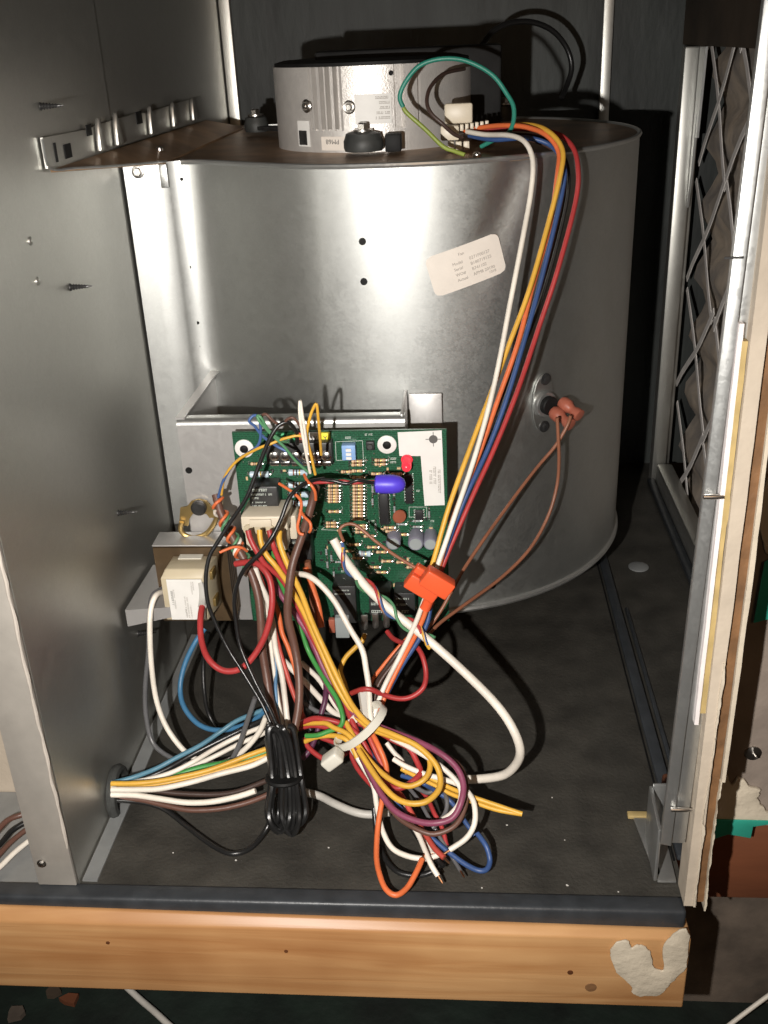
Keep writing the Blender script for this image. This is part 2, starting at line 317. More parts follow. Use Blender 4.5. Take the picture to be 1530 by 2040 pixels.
# air filter behind the opening: crumpled media with a diamond card lattice
flt = thing('air_filter', 'grey dusty air filter with diamond card lattice behind the right opening', 'filter', (XR + .02, .70, .0))
n1, n2 = 46, 36; v = []; f = []; rnd = random.Random(3)
for i in range(n1 + 1):
    for j in range(n2 + 1):
        y = .44 + .52 * i / n1; z = .0 + .41 * j / n2
        v.append((XR + .026 + .007 * math.sin(j * 1.25 + .5 * math.sin(i * .45)) + rnd.uniform(-.0012, .0012), y, z + rnd.uniform(-.0015, .0015)))
for i in range(n1):
    for j in range(n2): a = i * (n2 + 1) + j; f.append((a, a + 1, a + n2 + 2, a + n2 + 1))
MB().add(v, f).build('filter_media', 'media', flt, smooth=80)
DY, DZ = .105, .105
for k in range(0, 6):
    for j in range(0, 6):
        y0 = .43 + k * DY; z0 = -.015 + j * DZ
        for s in (1, -1):
            a = Vector((XR + .0125 + (.001 if s > 0 else 0), y0 if s > 0 else y0 + DY, z0)); b = Vector((a.x, y0 + DY if s > 0 else y0, z0 + DZ))
            if max(a.y, b.y) > .975 or min(a.y, b.y) < .50: continue
            a += Vector((0, rnd.uniform(-.010, .010), rnd.uniform(-.008, .008))); b += Vector((0, rnd.uniform(-.010, .010), rnd.uniform(-.008, .008)))
            d = (b - a).normalized(); p = Vector((1, 0, 0)).cross(d) * .0036
            q_ = [a.lerp(b, t) + p * .7 * math.sin(t * 6.3 + k) for t in (0, .17, .33, .5, .67, .83, 1)]
            MB().prism([c - p * .8 for c in q_] + [c + p * .8 for c in q_][::-1], (.0007, 0, 0)).build('lattice_strut', 'mesh', flt)

# left wall fittings
for (y, z) in ((.4983, .3345), (.4983, .3145)):
    MB().lathe([(.0022, 0), (.0022, .0006), (.0012, .0012)], (XL, y, z), (1, 0, 0), 12).build('rivet', 'galv_wall', wl)
for p in ((-0.2146, 0.5396, 0.3020), (-0.2146, 0.5530, 0.1580), (-0.2146, 0.5414, 0.3943), (-0.2146, 0.5522, 0.0703)):
    q = Vector(p); mb = MB()
    d = Vector((1, .12, 0)).normalized(); L = .011
    prof = [(.0021, 0)]
    for k in range(7): prof += [(.0021 - .0002 * k, .0015 * k + .0004), (.0013 - .00012 * k, .0015 * k + .0011)]
    prof.append((.0002, L + .001)); mb.lathe(prof, q, d, 10); mb.build('screw_tip', 'darksteel', wl)

# front-left post: folded face of the partition with a caulked edge
post = thing('front_post', 'narrow galvanised front post of the partition at far left', 'post', (-.235, .4, 0))
zs = [0.0003 + .21 * k / 24 for k in range(25)]
MB().box(-.2365, XL, .4005, .4035, 0.0023, 0.50).build('post_face', 'postface', post, bevel=.0008)
mb = MB(); rnd = random.Random(5)
pts = [(XL - .0004 + rnd.uniform(-.0004, .0004), .4003, .03 + .30 * k / 40) for k in range(41)]
mb.tube(pts, lambda t: .0006 + .0005 * abs(math.sin(t * 37)), 7, sub=2); mb.build('caulk_bead', 'caulk', post)
screw(post, (-0.2313, 0.4000, 0.0188), (0, -1, 0), .0018, .0016)
struct(MB().box(-.75, -.2372, .480, .49, -.10, .6).build('wall_far_left', 'beige'))
struct(MB().box(-.75, -.2375, .404, .479, -.013, -.001).build('side_floor', 'stripgrey'))
# front-right jamb: galvanised channel, drywall edge, torn paper and board edges
def ragged(name, parent, m, x0, x1, y0, y1, z0, z1, j0=0.0, j1=0.0, n=46, seed=0):
    rnd = random.Random(seed); mb = MB(); v = []; f = []
    a = b = 0
    for k in range(n + 1):
        z = z0 + (z1 - z0) * k / n
        a = .93 * a + rnd.uniform(-j0, j0) * .55; b = .93 * b + rnd.uniform(-j1, j1) * (.55 if rnd.random() > .06 else 2.2)
        v += [(x0 + a, y0, z), (x1 + b, y0 + rnd.uniform(-j1, j1) * .3, z), (x1 + b, y1, z), (x0 + a, y1, z)]
    for k in range(n):
        o = 4 * k; f += [(o + i, o + (i + 1) % 4, o + 4 + (i + 1) % 4, o + 4 + i) for i in range(4)]
    f += [(3, 2, 1, 0), (4 * n, 4 * n + 1, 4 * n + 2, 4 * n + 3)]
    return mb.add(v, f).build(name, m, parent, smooth=50)
ZT = 0.60
ch = thing('door_channel', 'bright galvanised steel channel along the right front edge', 'channel', (.106, .41, 0))
def lean(z): return .0215 * (min(z, .45) - .0676)
def leaning(name, m, quad, z0, z1, bevel=.0005):
    v = [(x + lean(z), y, z) for z in (z0, z1) for x, y in quad]
    return MB().add(v, [(3, 2, 1, 0), (4, 5, 6, 7)] + [(i, (i + 1) % 4, 4 + (i + 1) % 4, 4 + i) for i in range(4)]).build(name, m, ch, bevel=bevel)
leaning('channel_flange', 'galv_bright', [(.1000, .4040), (.0997, .4000), (.1049, .3985), (.1051, .4040)], .0405, ZT)
leaning('channel_web', 'galv_bright', [(.1054, .4052), (.1054, .4010), (.1125, .4010), (.1125, .4052)], .0405, ZT)
leaning('channel_return', 'galv_wall', [(.1020, .4110), (.1005, .4045), (.1125, .4056), (.1125, .4110)], .0405, ZT)
for z in (.237, .0655): MB().lathe([(.0011, -.004), (.0013, 0), (.0011, .004), (.0006, .0075)], (.106, .3978, z), (1, 0, 0), 10).build('screw', 'steel', ch)
screw(ch, (.1085, .4012, .408), (0, -1, 0), .0016, .0012)
MB().box(.1005, .1076, .3978, .3984, .3372, .3380).build('channel_joint', 'darksteel', ch)
ft = thing('foot_bracket', 'small galvanised foot bracket with oval hole at floor right', 'bracket', (.105, .44, 0))
MB().prism([(.0975, .4615, .0008), (.1030, .413, .0008), (.1130, .413, .0008), (.1135, .4615, .0008)], (0, 0, .0016)).build('foot_plate', 'galv_bright', ft, bevel=.0005)
MB().prism([(.1015, .447, .0025), (.1005, .4125, .0025), (.1025, .4125, .0025), (.1035, .447, .0025)], (0, 0, .036)).build('foot_gusset', 'galv_bright', ft, bevel=.0006)
MB().box(.1035, .1120, .4462, .4476, .0025, .040).build('foot_upright', 'galv_bright', ft, bevel=.0005)
c = Vector((0.1037, 0.4208, 0.0025)); MB().prism([(c.x + .0016 * math.cos(a * .5236), c.y + .0036 * math.sin(a * .5236), .00245) for a in range(12)], (0, 0, .0003)).build('oval_hole', 'blackplastic', ft)
MB().box(.0945, .1130, .462, .4665, .0004, .0030).build('cork_strip', 'tan', ft, bevel=.0006)

jm = thing('wall_edge', 'cream drywall edge with torn paper beside the steel channel', 'wall', (.12, .41, 0))
ragged('white_trim', jm, 'whitetape', .1088, .1106, .3972, .4012, .118, .312, .0001, .0001, seed=1)
ragged('tan_strip', jm, 'tan', .1107, .1128, .3968, .4012, .125, .305, .0001, .0002, seed=2)
ragged('drywall_edge', jm, 'beige', .1130, .1192, .3945, .41, .004, ZT, .0001, .0003, seed=3)
ragged('paint_skin', jm, 'cream', .1178, .1190, .3938, .3985, .004, .155, .0005, .0006, n=70, seed=4)
ragged('paper_core', jm, 'brownedge', .1194, .1242, .3975, .415, .004, ZT, .0002, .0003, seed=5)
ragged('paint_edge', jm, 'cream', .1243, .1258, .3955, .415, .085, ZT, .0002, .0006, seed=6)
ragged('paint_edge', jm, 'putty', .1238, .1247, .3950, .41, .0, .085, .0003, .0005, seed=9)
struct(ragged('wall_right_outer', None, 'greybrown', .1262, .40, .4470, .46, .0135, .60, .0, .0, seed=8))
wo = bpy.data.objects['wall_right_outer']
rnd = random.Random(11)
def patch(name, parent, m, pts, th, ax=(0, -1, 0), bevel=0.0008):
    r_ = random.Random(len(pts)); c_ = [Vector(p) for p in pts]
    if m in ('putty', 'cream'):
        c_ = spline(c_ + [c_[0]], 4)[:-1]; c_ = [p + Vector((r_.uniform(-.0006, .0006), 0, r_.uniform(-.0006, .0006))) for p in c_]
    mb = MB().prism(c_, Vector(ax) * th); return mb.build(name, m, parent, bevel=bevel, seg=2)
patch('putty_patch', wo, 'putty', [(0.1382, 0.4468, 0.0153), (0.1379, 0.4468, 0.0411), (0.1418, 0.4468, 0.0481), (0.1460, 0.4468, 0.0412), (0.1486, 0.4468, 0.0465), (0.1546, 0.4468, 0.0414), (0.1609, 0.4468, 0.0380), (0.1604, 0.4468, 0.0327), (0.1660, 0.4468, 0.0239), (0.1760, 0.4468, 0.0205), (0.1769, 0.4468, 0.0132)], .0025)
patch('putty_patch', wo, 'cream', [(0.1420, 0.4468, 0.2009), (0.1428, 0.4468, 0.2220), (0.1487, 0.4468, 0.2373), (0.1566, 0.4468, 0.2114), (0.1575, 0.4468, 0.1954), (0.1494, 0.4468, 0.1844), (0.1455, 0.4468, 0.1872)], .002)
gt = patch('green_tape', None, 'greentape', [(0.1447, 0.4440, 0.1461), (0.1460, 0.4440, 0.1810), (0.1633, 0.4440, 0.1899), (0.1682, 0.4440, 0.1534), (0.1518, 0.4440, 0.1484)], .0012)
tag(gt, 'green tape flag sticking out at the right edge', 'tape', 'green tapes')
gt = patch('green_tape', None, 'greentape', [(0.1351, 0.4440, 0.0185), (0.1374, 0.4440, 0.0032), (0.1466, 0.4440, 0.0078), (0.1593, 0.4440, 0.0052), (0.1597, 0.4440, 0.0136), (0.1690, 0.4440, 0.0156), (0.1755, 0.4440, 0.0179)], .0012)
tag(gt, 'torn green tape strip below the cream putty at lower right', 'tape', 'green tapes')
hk = Vector((0.1549, 0.4468, 0.0620))
nl = MB().lathe([(.0045, 0), (.0045, .0005), (.0014, .0010)], hk, (0, -1, 0), 20).lathe([(.0008, .001), (.0008, .007)], hk, (0, -1, .3), 8).build('cap_nail', 'steel')
tag(nl, 'shiny cap nail in the grey wall at the right', 'nail')
tag(MB().box(.1180, .32, .452, .49, -.0500, .0120).build('lower_board', 'redwood', None, bevel=.002), 'red brown board below the green tape at lower right', 'board')
struct(MB().box(.119, .6, .47, 1.2, -.190, -.055).build('rubble_ground', 'concrete', None, bevel=.004))
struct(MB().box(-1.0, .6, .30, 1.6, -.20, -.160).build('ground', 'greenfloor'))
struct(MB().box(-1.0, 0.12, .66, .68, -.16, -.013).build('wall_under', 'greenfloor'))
tag(MB().box(-.115, -.035, .47, .50, -.145, -.096).build('wood_block', 'paleblock', None, bevel=.002), 'pale wood block just visible under the wooden beam', 'wood block')

# the pine beam under the shelf
bm_ = thing('wooden_beam', 'knotty pine beam across the bottom, under the black shelf', 'beam', (0, .41, -.04))
x0, x1 = -.42, .1165
lb_, rb_, lt_, rt_ = -0.0602, -0.0621, -0.0103, -0.0110
lb_ -= .0008; lt_ += .0004; lu_, ru_ = -0.0017 + .0005, -0.0088
v = [(x0, .386, lb_), (x1, .386, rb_), (x1, .386, rt_), (x0, .386, lt_), (x0, .3905, lu_), (x1, .3905, ru_), (x0, .43, lb_), (x1, .43, rb_), (x1, .43, -.0140), (x0, .43, -.0138)]
MB().add(v, [(0, 1, 2, 3), (3, 2, 5, 4), (4, 5, 8, 9), (9, 8, 7, 6), (6, 7, 1, 0), (0, 3, 4, 9, 6), (1, 7, 8, 5, 2)]).build('timber', 'pine', bm_, bevel=.0012, seg=3)
for p, r in (((0.0552, 0.3860, -0.0372), .0017), ((0.0666, 0.3860, -0.0482), .0034), ((-0.0978, 0.3860, -0.0271), .0012), ((-0.1966, 0.3860, -0.0243), .0012)):
    MB().lathe([(r, -.0005), (r * .9, .0003), (r * .3, .0004)], p, (0, -1, 0), 14).build('knot', 'knot' if r < .003 else 'brownedge', bm_)
rnd = random.Random(31)
for i in range(16):
    x = rnd.uniform(-.34, .10); z = -.1595; y = rnd.uniform(.44, .60); s_ = rnd.uniform(.002, .008)
    mb = MB().prism([(x + s_ * rnd.uniform(.5, 1.2) * math.cos(k * 1.05), y + s_ * rnd.uniform(.4, 1) * math.sin(k * 1.05), z) for k in range(6)], (0, 0, s_ * .5)); o_ = mb.build('rubble_chip', rnd.choice(('concrete', 'redwood', 'brownpanel')), bpy.data.objects['ground'])
pt = patch('putty_smear', None, 'putty', [(0.0748, 0.3858, -0.0223), (0.0767, 0.3858, -0.0148), (0.0832, 0.3858, -0.0110), (0.0861, 0.3858, -0.0163), (0.0904, 0.3858, -0.0143), (0.0958, 0.3858, -0.0185), (0.0988, 0.3858, -0.0307), (0.1038, 0.3858, -0.0316), (0.1016, 0.3858, -0.0158), (0.1066, 0.3858, -0.0072), (0.1092, 0.3858, -0.0028), (0.1144, 0.3858, -0.0034), (0.1156, 0.3858, -0.0207), (0.1143, 0.3858, -0.0319), (0.1080, 0.3858, -0.0416), (0.1047, 0.3858, -0.0494), (0.0969, 0.3858, -0.0524), (0.0894, 0.3858, -0.0512), (0.0871, 0.3858, -0.0436), (0.0794, 0.3858, -0.0352)], .0014, bevel=.0006)
tag(pt, 'thick smear of cream putty on the right end of the beam', 'putty')

# ------------------------------------------------------------------ blower housing
CX, CY, CR, ZB, ZTOP = -0.041, 0.7777, 0.1668, 0.050, 0.353
bl = thing('blower_housing', 'large drum shaped galvanised blower housing filling the cabinet', 'blower', (CX, CY, ZB))
prof = [(XL + .0005, .6585), (-.2020, .6602), (-.1885, .6622), (-.1866, .6638), (-.1785, .6668), (-.1720, .6671), (-.1650, .6652), (-.1555, .6598), (-.1465, .6535), (-.1370, .6467), (-.1280, .6404), (-.1175, .6335), (-.1070, .6270), (-.0985, .6224)]
prof += [(CX + CR * math.cos(R(a)), CY + CR * math.sin(R(a))) for a in range(253, 451, 2)] + [(-.13, CY + CR), (XL + .0005, CY + CR)]
def crease(x, y, z):
    # shallow dent in the sheet right of centre, below the rim
    d = Vector((x - CX, y - CY, 0)); a = math.degrees(math.atan2(d.y, d.x)) % 360
    g = math.exp(-((a - (298 - (ZTOP - z) * 150)) / 3.2) ** 2) * max(0, 1 - (ZTOP - z) / .085) if z < ZTOP - .004 else 0
    return Vector((x, y, z)) - d.normalized() * .0050 * g
mb = MB(); nz = 40; v = []
for k in range(nz + 1):
    z = ZB + (ZTOP - ZB) * k / nz
    v += [crease(x, y, z) if x > -.15 and y < .9 else (x, y, z) for x, y in prof]
n = len(prof); f = [(k * n + i, k * n + i + 1, (k + 1) * n + i + 1, (k + 1) * n + i) for k in range(nz) for i in range(n - 1)]
wrap = mb.add(v, f).build('scroll_wrap', 'galv', bl, smooth=32)
MB().tube([(x, y, ZTOP - .001) for x, y in prof[4:-2]], .0016, 8, sub=1).build('rim', 'galv_bright', bl)
MB().tube([(x, y, ZB + .001) for x, y in prof[4:-2]], .0024, 8, sub=1).build('rim', 'galv_bright', bl)
# top plate with the wing that runs forward along the partition wall
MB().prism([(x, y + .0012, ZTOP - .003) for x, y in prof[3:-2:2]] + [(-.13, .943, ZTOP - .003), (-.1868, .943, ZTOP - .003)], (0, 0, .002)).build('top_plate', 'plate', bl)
wing = [(-.187, .664, .3530), (-.1995, .600, .3585), (-.2065, .551, .3630), (-.2125, .535, .3640), (-.2125, .89, .3620), (-.187, .92, .3535)]
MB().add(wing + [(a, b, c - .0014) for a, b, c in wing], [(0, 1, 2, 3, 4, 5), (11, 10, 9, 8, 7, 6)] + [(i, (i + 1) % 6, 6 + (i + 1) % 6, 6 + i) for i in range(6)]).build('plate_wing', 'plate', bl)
MB().tube([(-.2125, .531, .3795), (-.2123, .532, .3665), (-.2105, .541, .3632), (-.2065, .5505, .3628), (-.1995, .5995, .3582), (-.187, .6635, .3532)], .0007, 6, sub=3).build('plate_edge', 'galv_bright', bl)
mb = MB().prism([(-.2122, .5315, .365), (-.2122, .5315, .3800), (-.2122, .60, .3785), (-.2122, .62, .3795), (-.2122, .70, .3805), (-.2122, .72, .3790), (-.2122, .88, .3815), (-.2122, .885, .363)], (-.0014, 0, 0)); mb.build('wall_flange', 'galv_wall', bl)
for y, h in ((.607, .0040), (.640, .0045), (.715, .0035), (.775, .0025), (.835, .0020)):
    MB().prism([(-.2115, y, .3655), (-.2115, y + .002, .378), (-.2115, y + .005, .380 + h), (-.2115, y + .008, .378), (-.2115, y + .012, .3655)], (.0030, 0, 0)).build('flange_tab', 'galv_wall', bl, bevel=.0011)
for y, z, w, h in ((.6005, .378, .0042, .0030), (.700, .3775, .0062, .0038), (.5625, .3705, .0050, .0036), (.545, .3715, .0012, .0048), (.612, .3685, .0026, .0026), (.648, .3680, .0036, .0018)):
    MB().box(-.2121, -.2116, y - w, y + w, z - h, z + h).build('flange_slot', 'blackplastic', bl)
for p in ((-0.2162, 0.6903, 0.3605), (-0.1973, 0.6882, 0.3585), (-0.2042, 0.8243, 0.3560), (0.0097, 0.6383, 0.3530)): MB().lathe([(.0026, -.001), (.0026, .0008), (.0012, .0018)], p, (0, 0, 1), 12).build('rivet', 'steel', bl)
def on_wrap(ang, z, out=0.0): a = R(ang); return Vector((CX + (CR + out) * math.cos(a), CY + (CR + out) * math.sin(a), z))
for p in ((-0.0591, 0.6117, 0.3090), (-0.0594, 0.6117, 0.2850)): MB().lathe([(.0022, -.0004), (.0022, .0003)], p, (0, -1, 0), 14).build('hole', 'blackplastic', bl)
for px, py, pz in [(-0.1792, 0.6664, 0.3417), (-0.1836, 0.6664, 0.2972), (-0.1809, 0.6664, 0.2856), (-0.1831, 0.6664, 0.2736), (-0.1801, 0.6664, 0.2477), (-0.1814, 0.6664, 0.2312)]: MB().lathe([(.0011, -.002), (.0011, .0004)], (px, .6664, pz), (0, -1, 0), 10).build('hole', 'blackplastic', bl)
q = Vector((0.0205, 0.6250, 0.0657)); MB().lathe([(.0022, -.0012), (.0022, .0003)], on_wrap(math.degrees(math.atan2(-math.sqrt(CR**2 - (q.x - CX)**2), q.x - CX)), q.z), (.45, -.9, 0), 12).build('hole', 'blackplastic', bl)
screw(bl, (-0.2048, 0.6590, 0.3480), (0, -1, 0), .0028, .003)
MB().box(-.1912, -.1862, .6590, .6616, .3375, .352).build('corner_clip', 'galv_bright', bl, bevel=.0005)
# fan label wrapped on the drum
LA, LZ, LROT, LW, LH = 285.3, .2922, R(15.5), .0470, .0250
def lab_warp(out):
    def w(c):
        x = c.x * math.cos(LROT) - c.y * math.sin(LROT); z = c.x * math.sin(LROT) + c.y * math.cos(LROT)
        return on_wrap(LA + math.degrees(x / CR), LZ + z, out)
    return w
def rrect(w, h, r, k=5):
    o = []
    for cx, cy, a0 in ((w / 2 - r, h / 2 - r, 0), (-w / 2 + r, h / 2 - r, 90), (-w / 2 + r, -h / 2 + r, 180), (w / 2 - r, -h / 2 + r, 270)):
        o += [(cx + r * math.cos(R(a0 + 90 * i / k)), cy + r * math.sin(R(a0 + 90 * i / k))) for i in range(k + 1)]
    return o
mb = MB(); nx, ny = 24, 24; v = []; f = []; w0 = lab_warp(.0007); rr = .0042
for j in range(ny + 1):
    y = -LH / 2 + LH * j / ny; e = max(0, abs(y) - (LH / 2 - rr)); hw = LW / 2 - (rr - math.sqrt(max(0, rr * rr - e * e)))
    for i in range(nx + 1): v.append(w0(Vector((-hw + 2 * hw * i / nx, y, 0))))
f = [(j * (nx + 1) + i, j * (nx + 1) + i + 1, (j + 1) * (nx + 1) + i + 1, (j + 1) * (nx + 1) + i) for j in range(ny) for i in range(nx)]
lb = mb.add(v, f).build('fan_label', 'fansticker', bl)
def ltext(s, x, y, size): text(lb, s, None, size, 'inkgrey', 'lettering', warp=lambda c: lab_warp(.0011)(Vector((c.x + x, c.y + y, 0))))
ltext('Fan', -.0035, .0072, .0027)
for i, (a, b) in enumerate((('Model', '0271F00127'), ('Serial', 'B180719125'), ('WO#', 'B741102'), ('Actual', 'APM8 20190'))):
    ltext(a, -.0085 + .0002 * i, .0024 - .0034 * i, .0026); ltext(b, .0024, .0028 - .0034 * i, .0027)
ltext('1018', .0120, -.0098, .0024)

# ------------------------------------------------------------------ blower motor
MX, MY, MR, MZ0, MZ1 = -.0600, .7560, .0685, .3535, .4035
mo = thing('blower_motor', 'round silver finned electric motor standing on top of the blower', 'motor', (MX, MY, MZ0))
def mring(segs, r0): return [(MX + r0(a) * math.cos(R(a)), MY + r0(a) * math.sin(R(a))) for a in segs]
def mrad(a):
    a %= 360
    if 237 < a < 257: return MR + .0014 if int((a - 237) / 2.0) % 2 else MR - .0040       # cooling fins
    if 286 < a < 290 or 298 < a < 300: return MR - .002
    if 290 <= a <= 298: return MR + .0018
    return MR
segs = [i * .9 for i in range(400)]
ring = mring(segs, mrad); mb = MB()
v = [(x, y, z) for z in (MZ0 + .012, MZ1) for x, y in ring]; n = len(ring)
mb.add(v, [(i, (i + 1) % n, n + (i + 1) % n, n + i) for i in range(n)] + [tuple(range(n, 2 * n))])
mb.lathe([(MR, -.003), (MR, .0128)], (MX, MY, MZ0), (0, 0, 1), 72)
mb.build('motor_body', 'castalu', mo, smooth=25)
MB().lathe([(MR * .985, 0), (MR * .985, .002), (MR * .9, .0035)], (MX, MY, MZ1), (0, 0, 1), 60).build('motor_lid', 'blackplastic', mo)
MB().box(-0.0981, 0.0279, .742, .80, .3560, .4118).build('control_cover', 'blackplastic', mo, bevel=.002)
def on_motor(px, py): p = None
def mpt(ang, z, out=0): a = R(ang); return Vector((MX + (MR + out) * math.cos(a), MY + (MR + out) * math.sin(a), z))
for ang, z in ((261.0, .3795), (234.5, .3805)):
    d = (mpt(ang, z) - Vector((MX, MY, z))).normalized()
    MB().lathe([(.0042, -.0006), (.0042, .0004), (.0034, .0010), (.0026, .0008), (.0024, .0022), (.0016, .0030)], mpt(ang, z), d, 16).build('motor_bolt', 'steel' if ang > 250 else 'steel', mo)
MB().lathe([(.0016, -.001), (.0016, .0003)], mpt(284.0, .3985), mpt(284, 0) - Vector((MX, MY, 0)), 10).build('hole', 'blackplastic', mo)
def mlabel(name, a0, a1, z0, z1, m, out=.0006, k=10):
    mb = MB(); v = [mpt(a0 + (a1 - a0) * i / k, z, out) for z in (z0, z1) for i in range(k + 1)]
    return mb.add(v, [(i, i + 1, k + 2 + i, k + 1 + i) for i in range(k)]).build(name, m, mo)
lb1 = mlabel('rating_label', 264.0, 283.5, .3690, .3868, 'sticker')
for i in range(5):
    z = .3718 + .0030 * i
    glyphs(lb1, None, (.0085, .0085, .006, .0065, .0085)[i], .0016, 'inkgrey', 'print', i, warp=lambda c, z=z: mpt(282.6 - math.degrees(c.x / MR), z - c.y + .0016, .0009))
lb2 = mlabel('part_label', 243.5, 261.5, .3535, .3620, 'fansticker')
text(lb2, 'PM68', None, .0042, 'ink', warp=lambda c: mpt(254.5 - math.degrees(c.x / MR), .3602 - c.y, .0009))
lb3 = mlabel('side_label', 226.5, 236.0, .3555, .3715, 'sticker'); mlabel('side_panel', 227.5, 233.8, .3565, .3655, 'darksteel', .0009)
for nm, p, rr_ in (('front', (-0.0617, 0.6779, 0.3540), .0120), ('left', (-0.1616, 0.8448, 0.3550), .0090), ('rear', (0.0336, 0.8484, 0.3560), .0085)):
    p = Vector(p)
    MB().lathe([(rr_, 0), (rr_ * 1.06, .002), (rr_ * 1.06, .006), (rr_, .0075), (rr_ * .92, .0105), (rr_ * .5, .0118)], p, (0, 0, 1), 28).build('rubber_mount', 'rubber', mo)
    mb = MB().lathe([(.0062, .0116), (.0062, .0128), (.0040, .0130)], p, (0, 0, 1), 20).lathe([(.0036, .0125), (.0036, .0160), (.0028, .0168)], p, (0, 0, 1), 6); mb.build('mount_bolt', 'steel', mo)
    d = (Vector((MX, MY, p.z)) - p); d.z = 0; d.normalize(); s = d.cross(Vector((0, 0, 1))) * .0055
    a = p + Vector((0, 0, .0015)); b = Vector((MX, MY, p.z + .0015)) - d * (MR - .006)
    MB().prism([a - s, a + s, b + s, b - s], (0, 0, .0030)).build('mount_arm', 'darksteel', mo, bevel=.0006)
MB().box(-0.0474, -0.0373, .668, .682, .3535, .3640).build('clip', 'blackplastic', mo, bevel=.0008)
# motor plug
pg = thing('motor_plug', 'white multi pin plug on the motor, under the teal wire loop', 'plug', (-0.0039, 0.6680, 0.3604))
p = Vector(WLOC[pg.name])
MB().box(p.x - .0085, p.x + .0030, p.y - .004, p.y + .010, p.z - .0010, p.z + .0075).build('plug_body', 'nylon', pg, bevel=.0009)
MB().box(p.x - .0060, p.x + .0115, p.y + .003, p.y + .006, p.z + .008, p.z + .0200).build('plug_latch', 'nylon', pg, bevel=.0016)
for k in range(6): MB().box(p.x + .0036 + .0031 * k, p.x + .0058 + .0031 * k, p.y - .003 + .0006 * k, p.y + .004, p.z + .0042 + .0003 * k, p.z + .0080 + .0003 * k).build('pin_housing', 'nylon', pg, bevel=.0004)
for k in range(3): MB().box(p.x - .004 + .0048 * k, p.x - .0002 + .0048 * k, p.y - .006, p.y + .001, p.z - .0065, p.z - .0015).build('pin_housing', 'nylon', pg, bevel=.0006)

# ------------------------------------------------------------------ limit switch
ls = Vector((0.0490, 0.6450, 0.1956)); la = math.degrees(math.atan2(ls.y - CY, ls.x - CX)); nrm = (on_wrap(la, 0) - on_wrap(la, 0, -.1)).normalized()
o = on_wrap(la, ls.z); sd = nrm.cross(Vector((0, 0, 1)))
lsw = thing('limit_switch', 'round metal limit switch with two brown push-on terminals on the drum', 'switch', tuple(o))
up = Vector((0, 0, 1)); fr = lambda a, b, c: o - sd * a + up * b + nrm * c        # right, up, out
mb = MB().prism([fr(.0085 * math.sin(a * .3927), .0200 * math.cos(a * .3927), .0004) for a in range(16)], nrm * .0012); mb.build('flange', 'galv', lsw)
for s in (1, -1): screw(lsw, fr(.001, .0165 * s, .0016), nrm, .0028, .0022, m='darksteel')
MB().lathe([(.0086, .001), (.0086, .0045), (.0080, .0055)], o, nrm, 28).build('metal_cup', 'galv_bright', lsw)
MB().lathe([(.0062, .005), (.0062, .0090), (.0056, .0097)], o, nrm, 28).build('plastic_body', 'blackplastic', lsw)
for i, (a, b) in enumerate(((.0015, -.0035), (.0085, .0015))):
    t = thing('x', 'x', 'x', (0, 0, 0)); bpy.data.objects.remove(t)
    dd = (Vector((.62, -.66, -.32))).normalized(); q = fr(a, b, .0095)
    MB().lathe([(.0038, 0), (.0048, .002), (.0048, .0065), (.0034, .0088), (.0030, .0110), (.0040, .0135), (.0042, .0170), (.0034, .0172)], q, dd, 12).build('push_on_terminal', 'terminalred', lsw)

# ------------------------------------------------------------------ mounting bracket (tray) for the board
BY = 0.5800
br = thing('mounting_bracket', 'folded grey steel tray holding the green circuit board', 'bracket', (-.107, BY, .07))
bx0, bx1, bz0, bz1 = -0.1781, -0.0354, .064, .2080
MB().box(bx0, bx1, BY, BY + .0016, bz0, bz1 - .003).build('front_plate', 'bracket', br)
mb = MB(); k = 6; v = []
for i in range(k + 1):
    a = R(90 * i / k); v += [(x, BY + .0040 - .0040 * math.cos(a), bz1 - .003 + .0040 * math.sin(a)) for x in (bx0, bx1)]
v += [(x, BY + .0085, bz1 + .001) for x in (bx0, bx1)] + [(x, BY + .0085, bz1 - .001) for x in (bx0, bx1)]
mb.add(v, [(2 * i, 2 * i + 1, 2 * i + 3, 2 * i + 2) for i in range(k + 2)]).build('rolled_edge', 'galv_bright', br, smooth=50)
q = Vector((-0.1770, 0.6680, 0.2119))
MB().prism([(bx0, BY + .002, bz1), (bx0 + .0035, .668, q.z), (bx0 + .0035, .668, bz0), (bx0, BY + .002, bz0)], (.0016, 0, 0)).build('side_plate', 'bracket', br)
MB().prism([(bx0 - .001, BY + .002, bz1 + .0004), (bx0 + .0025, .668, q.z + .0004), (bx0 + .0085, .668, q.z + .0004), (bx0 + .0050, BY + .002, bz1 + .0004)], (0, 0, .0012)).build('side_flange', 'bracket', br)
MB().prism([(bx1 - .003, BY + .002, bz1 + .002), (bx1 - .0015, .611, bz1 + .008), (bx1 - .0015, .611, bz0), (bx1 - .003, BY + .002, bz0)], (.002, 0, 0)).build('side_plate', 'bracket', br, bevel=.0006)
MB().box(bx1 + .0010, bx1 + .0225, .6085, .6105, .160, 0.2137).build('mounting_ear', 'bracket', br, bevel=.0008)
tp = [(-0.2118, 0.5311, 0.1014), (-0.2118, 0.5932, 0.0996)]
MB().prism([tp[0], tp[1], (-.160, tp[1][1], tp[1][2] - .001), (-.160, tp[0][1] + .008, tp[0][2] - .001)], (0, 0, -.0015)).build('lower_shelf', 'bracket', br)
MB().prism([tp[0], (-.160, tp[0][1] + .008, tp[0][2] - .001), (-.160, tp[0][1] + .008, tp[0][2] - .004), (tp[0][0], tp[0][1], tp[0][2] - .012)], (0, -.0010, 0)).build('shelf_lip_fold', 'bracket', br)
MB().lathe([(.0022, 0), (.0022, .0006)], (bx0 + .004, BY - .0001, .175), (0, -1, 0), 10).build('hole', 'blackplastic', br)

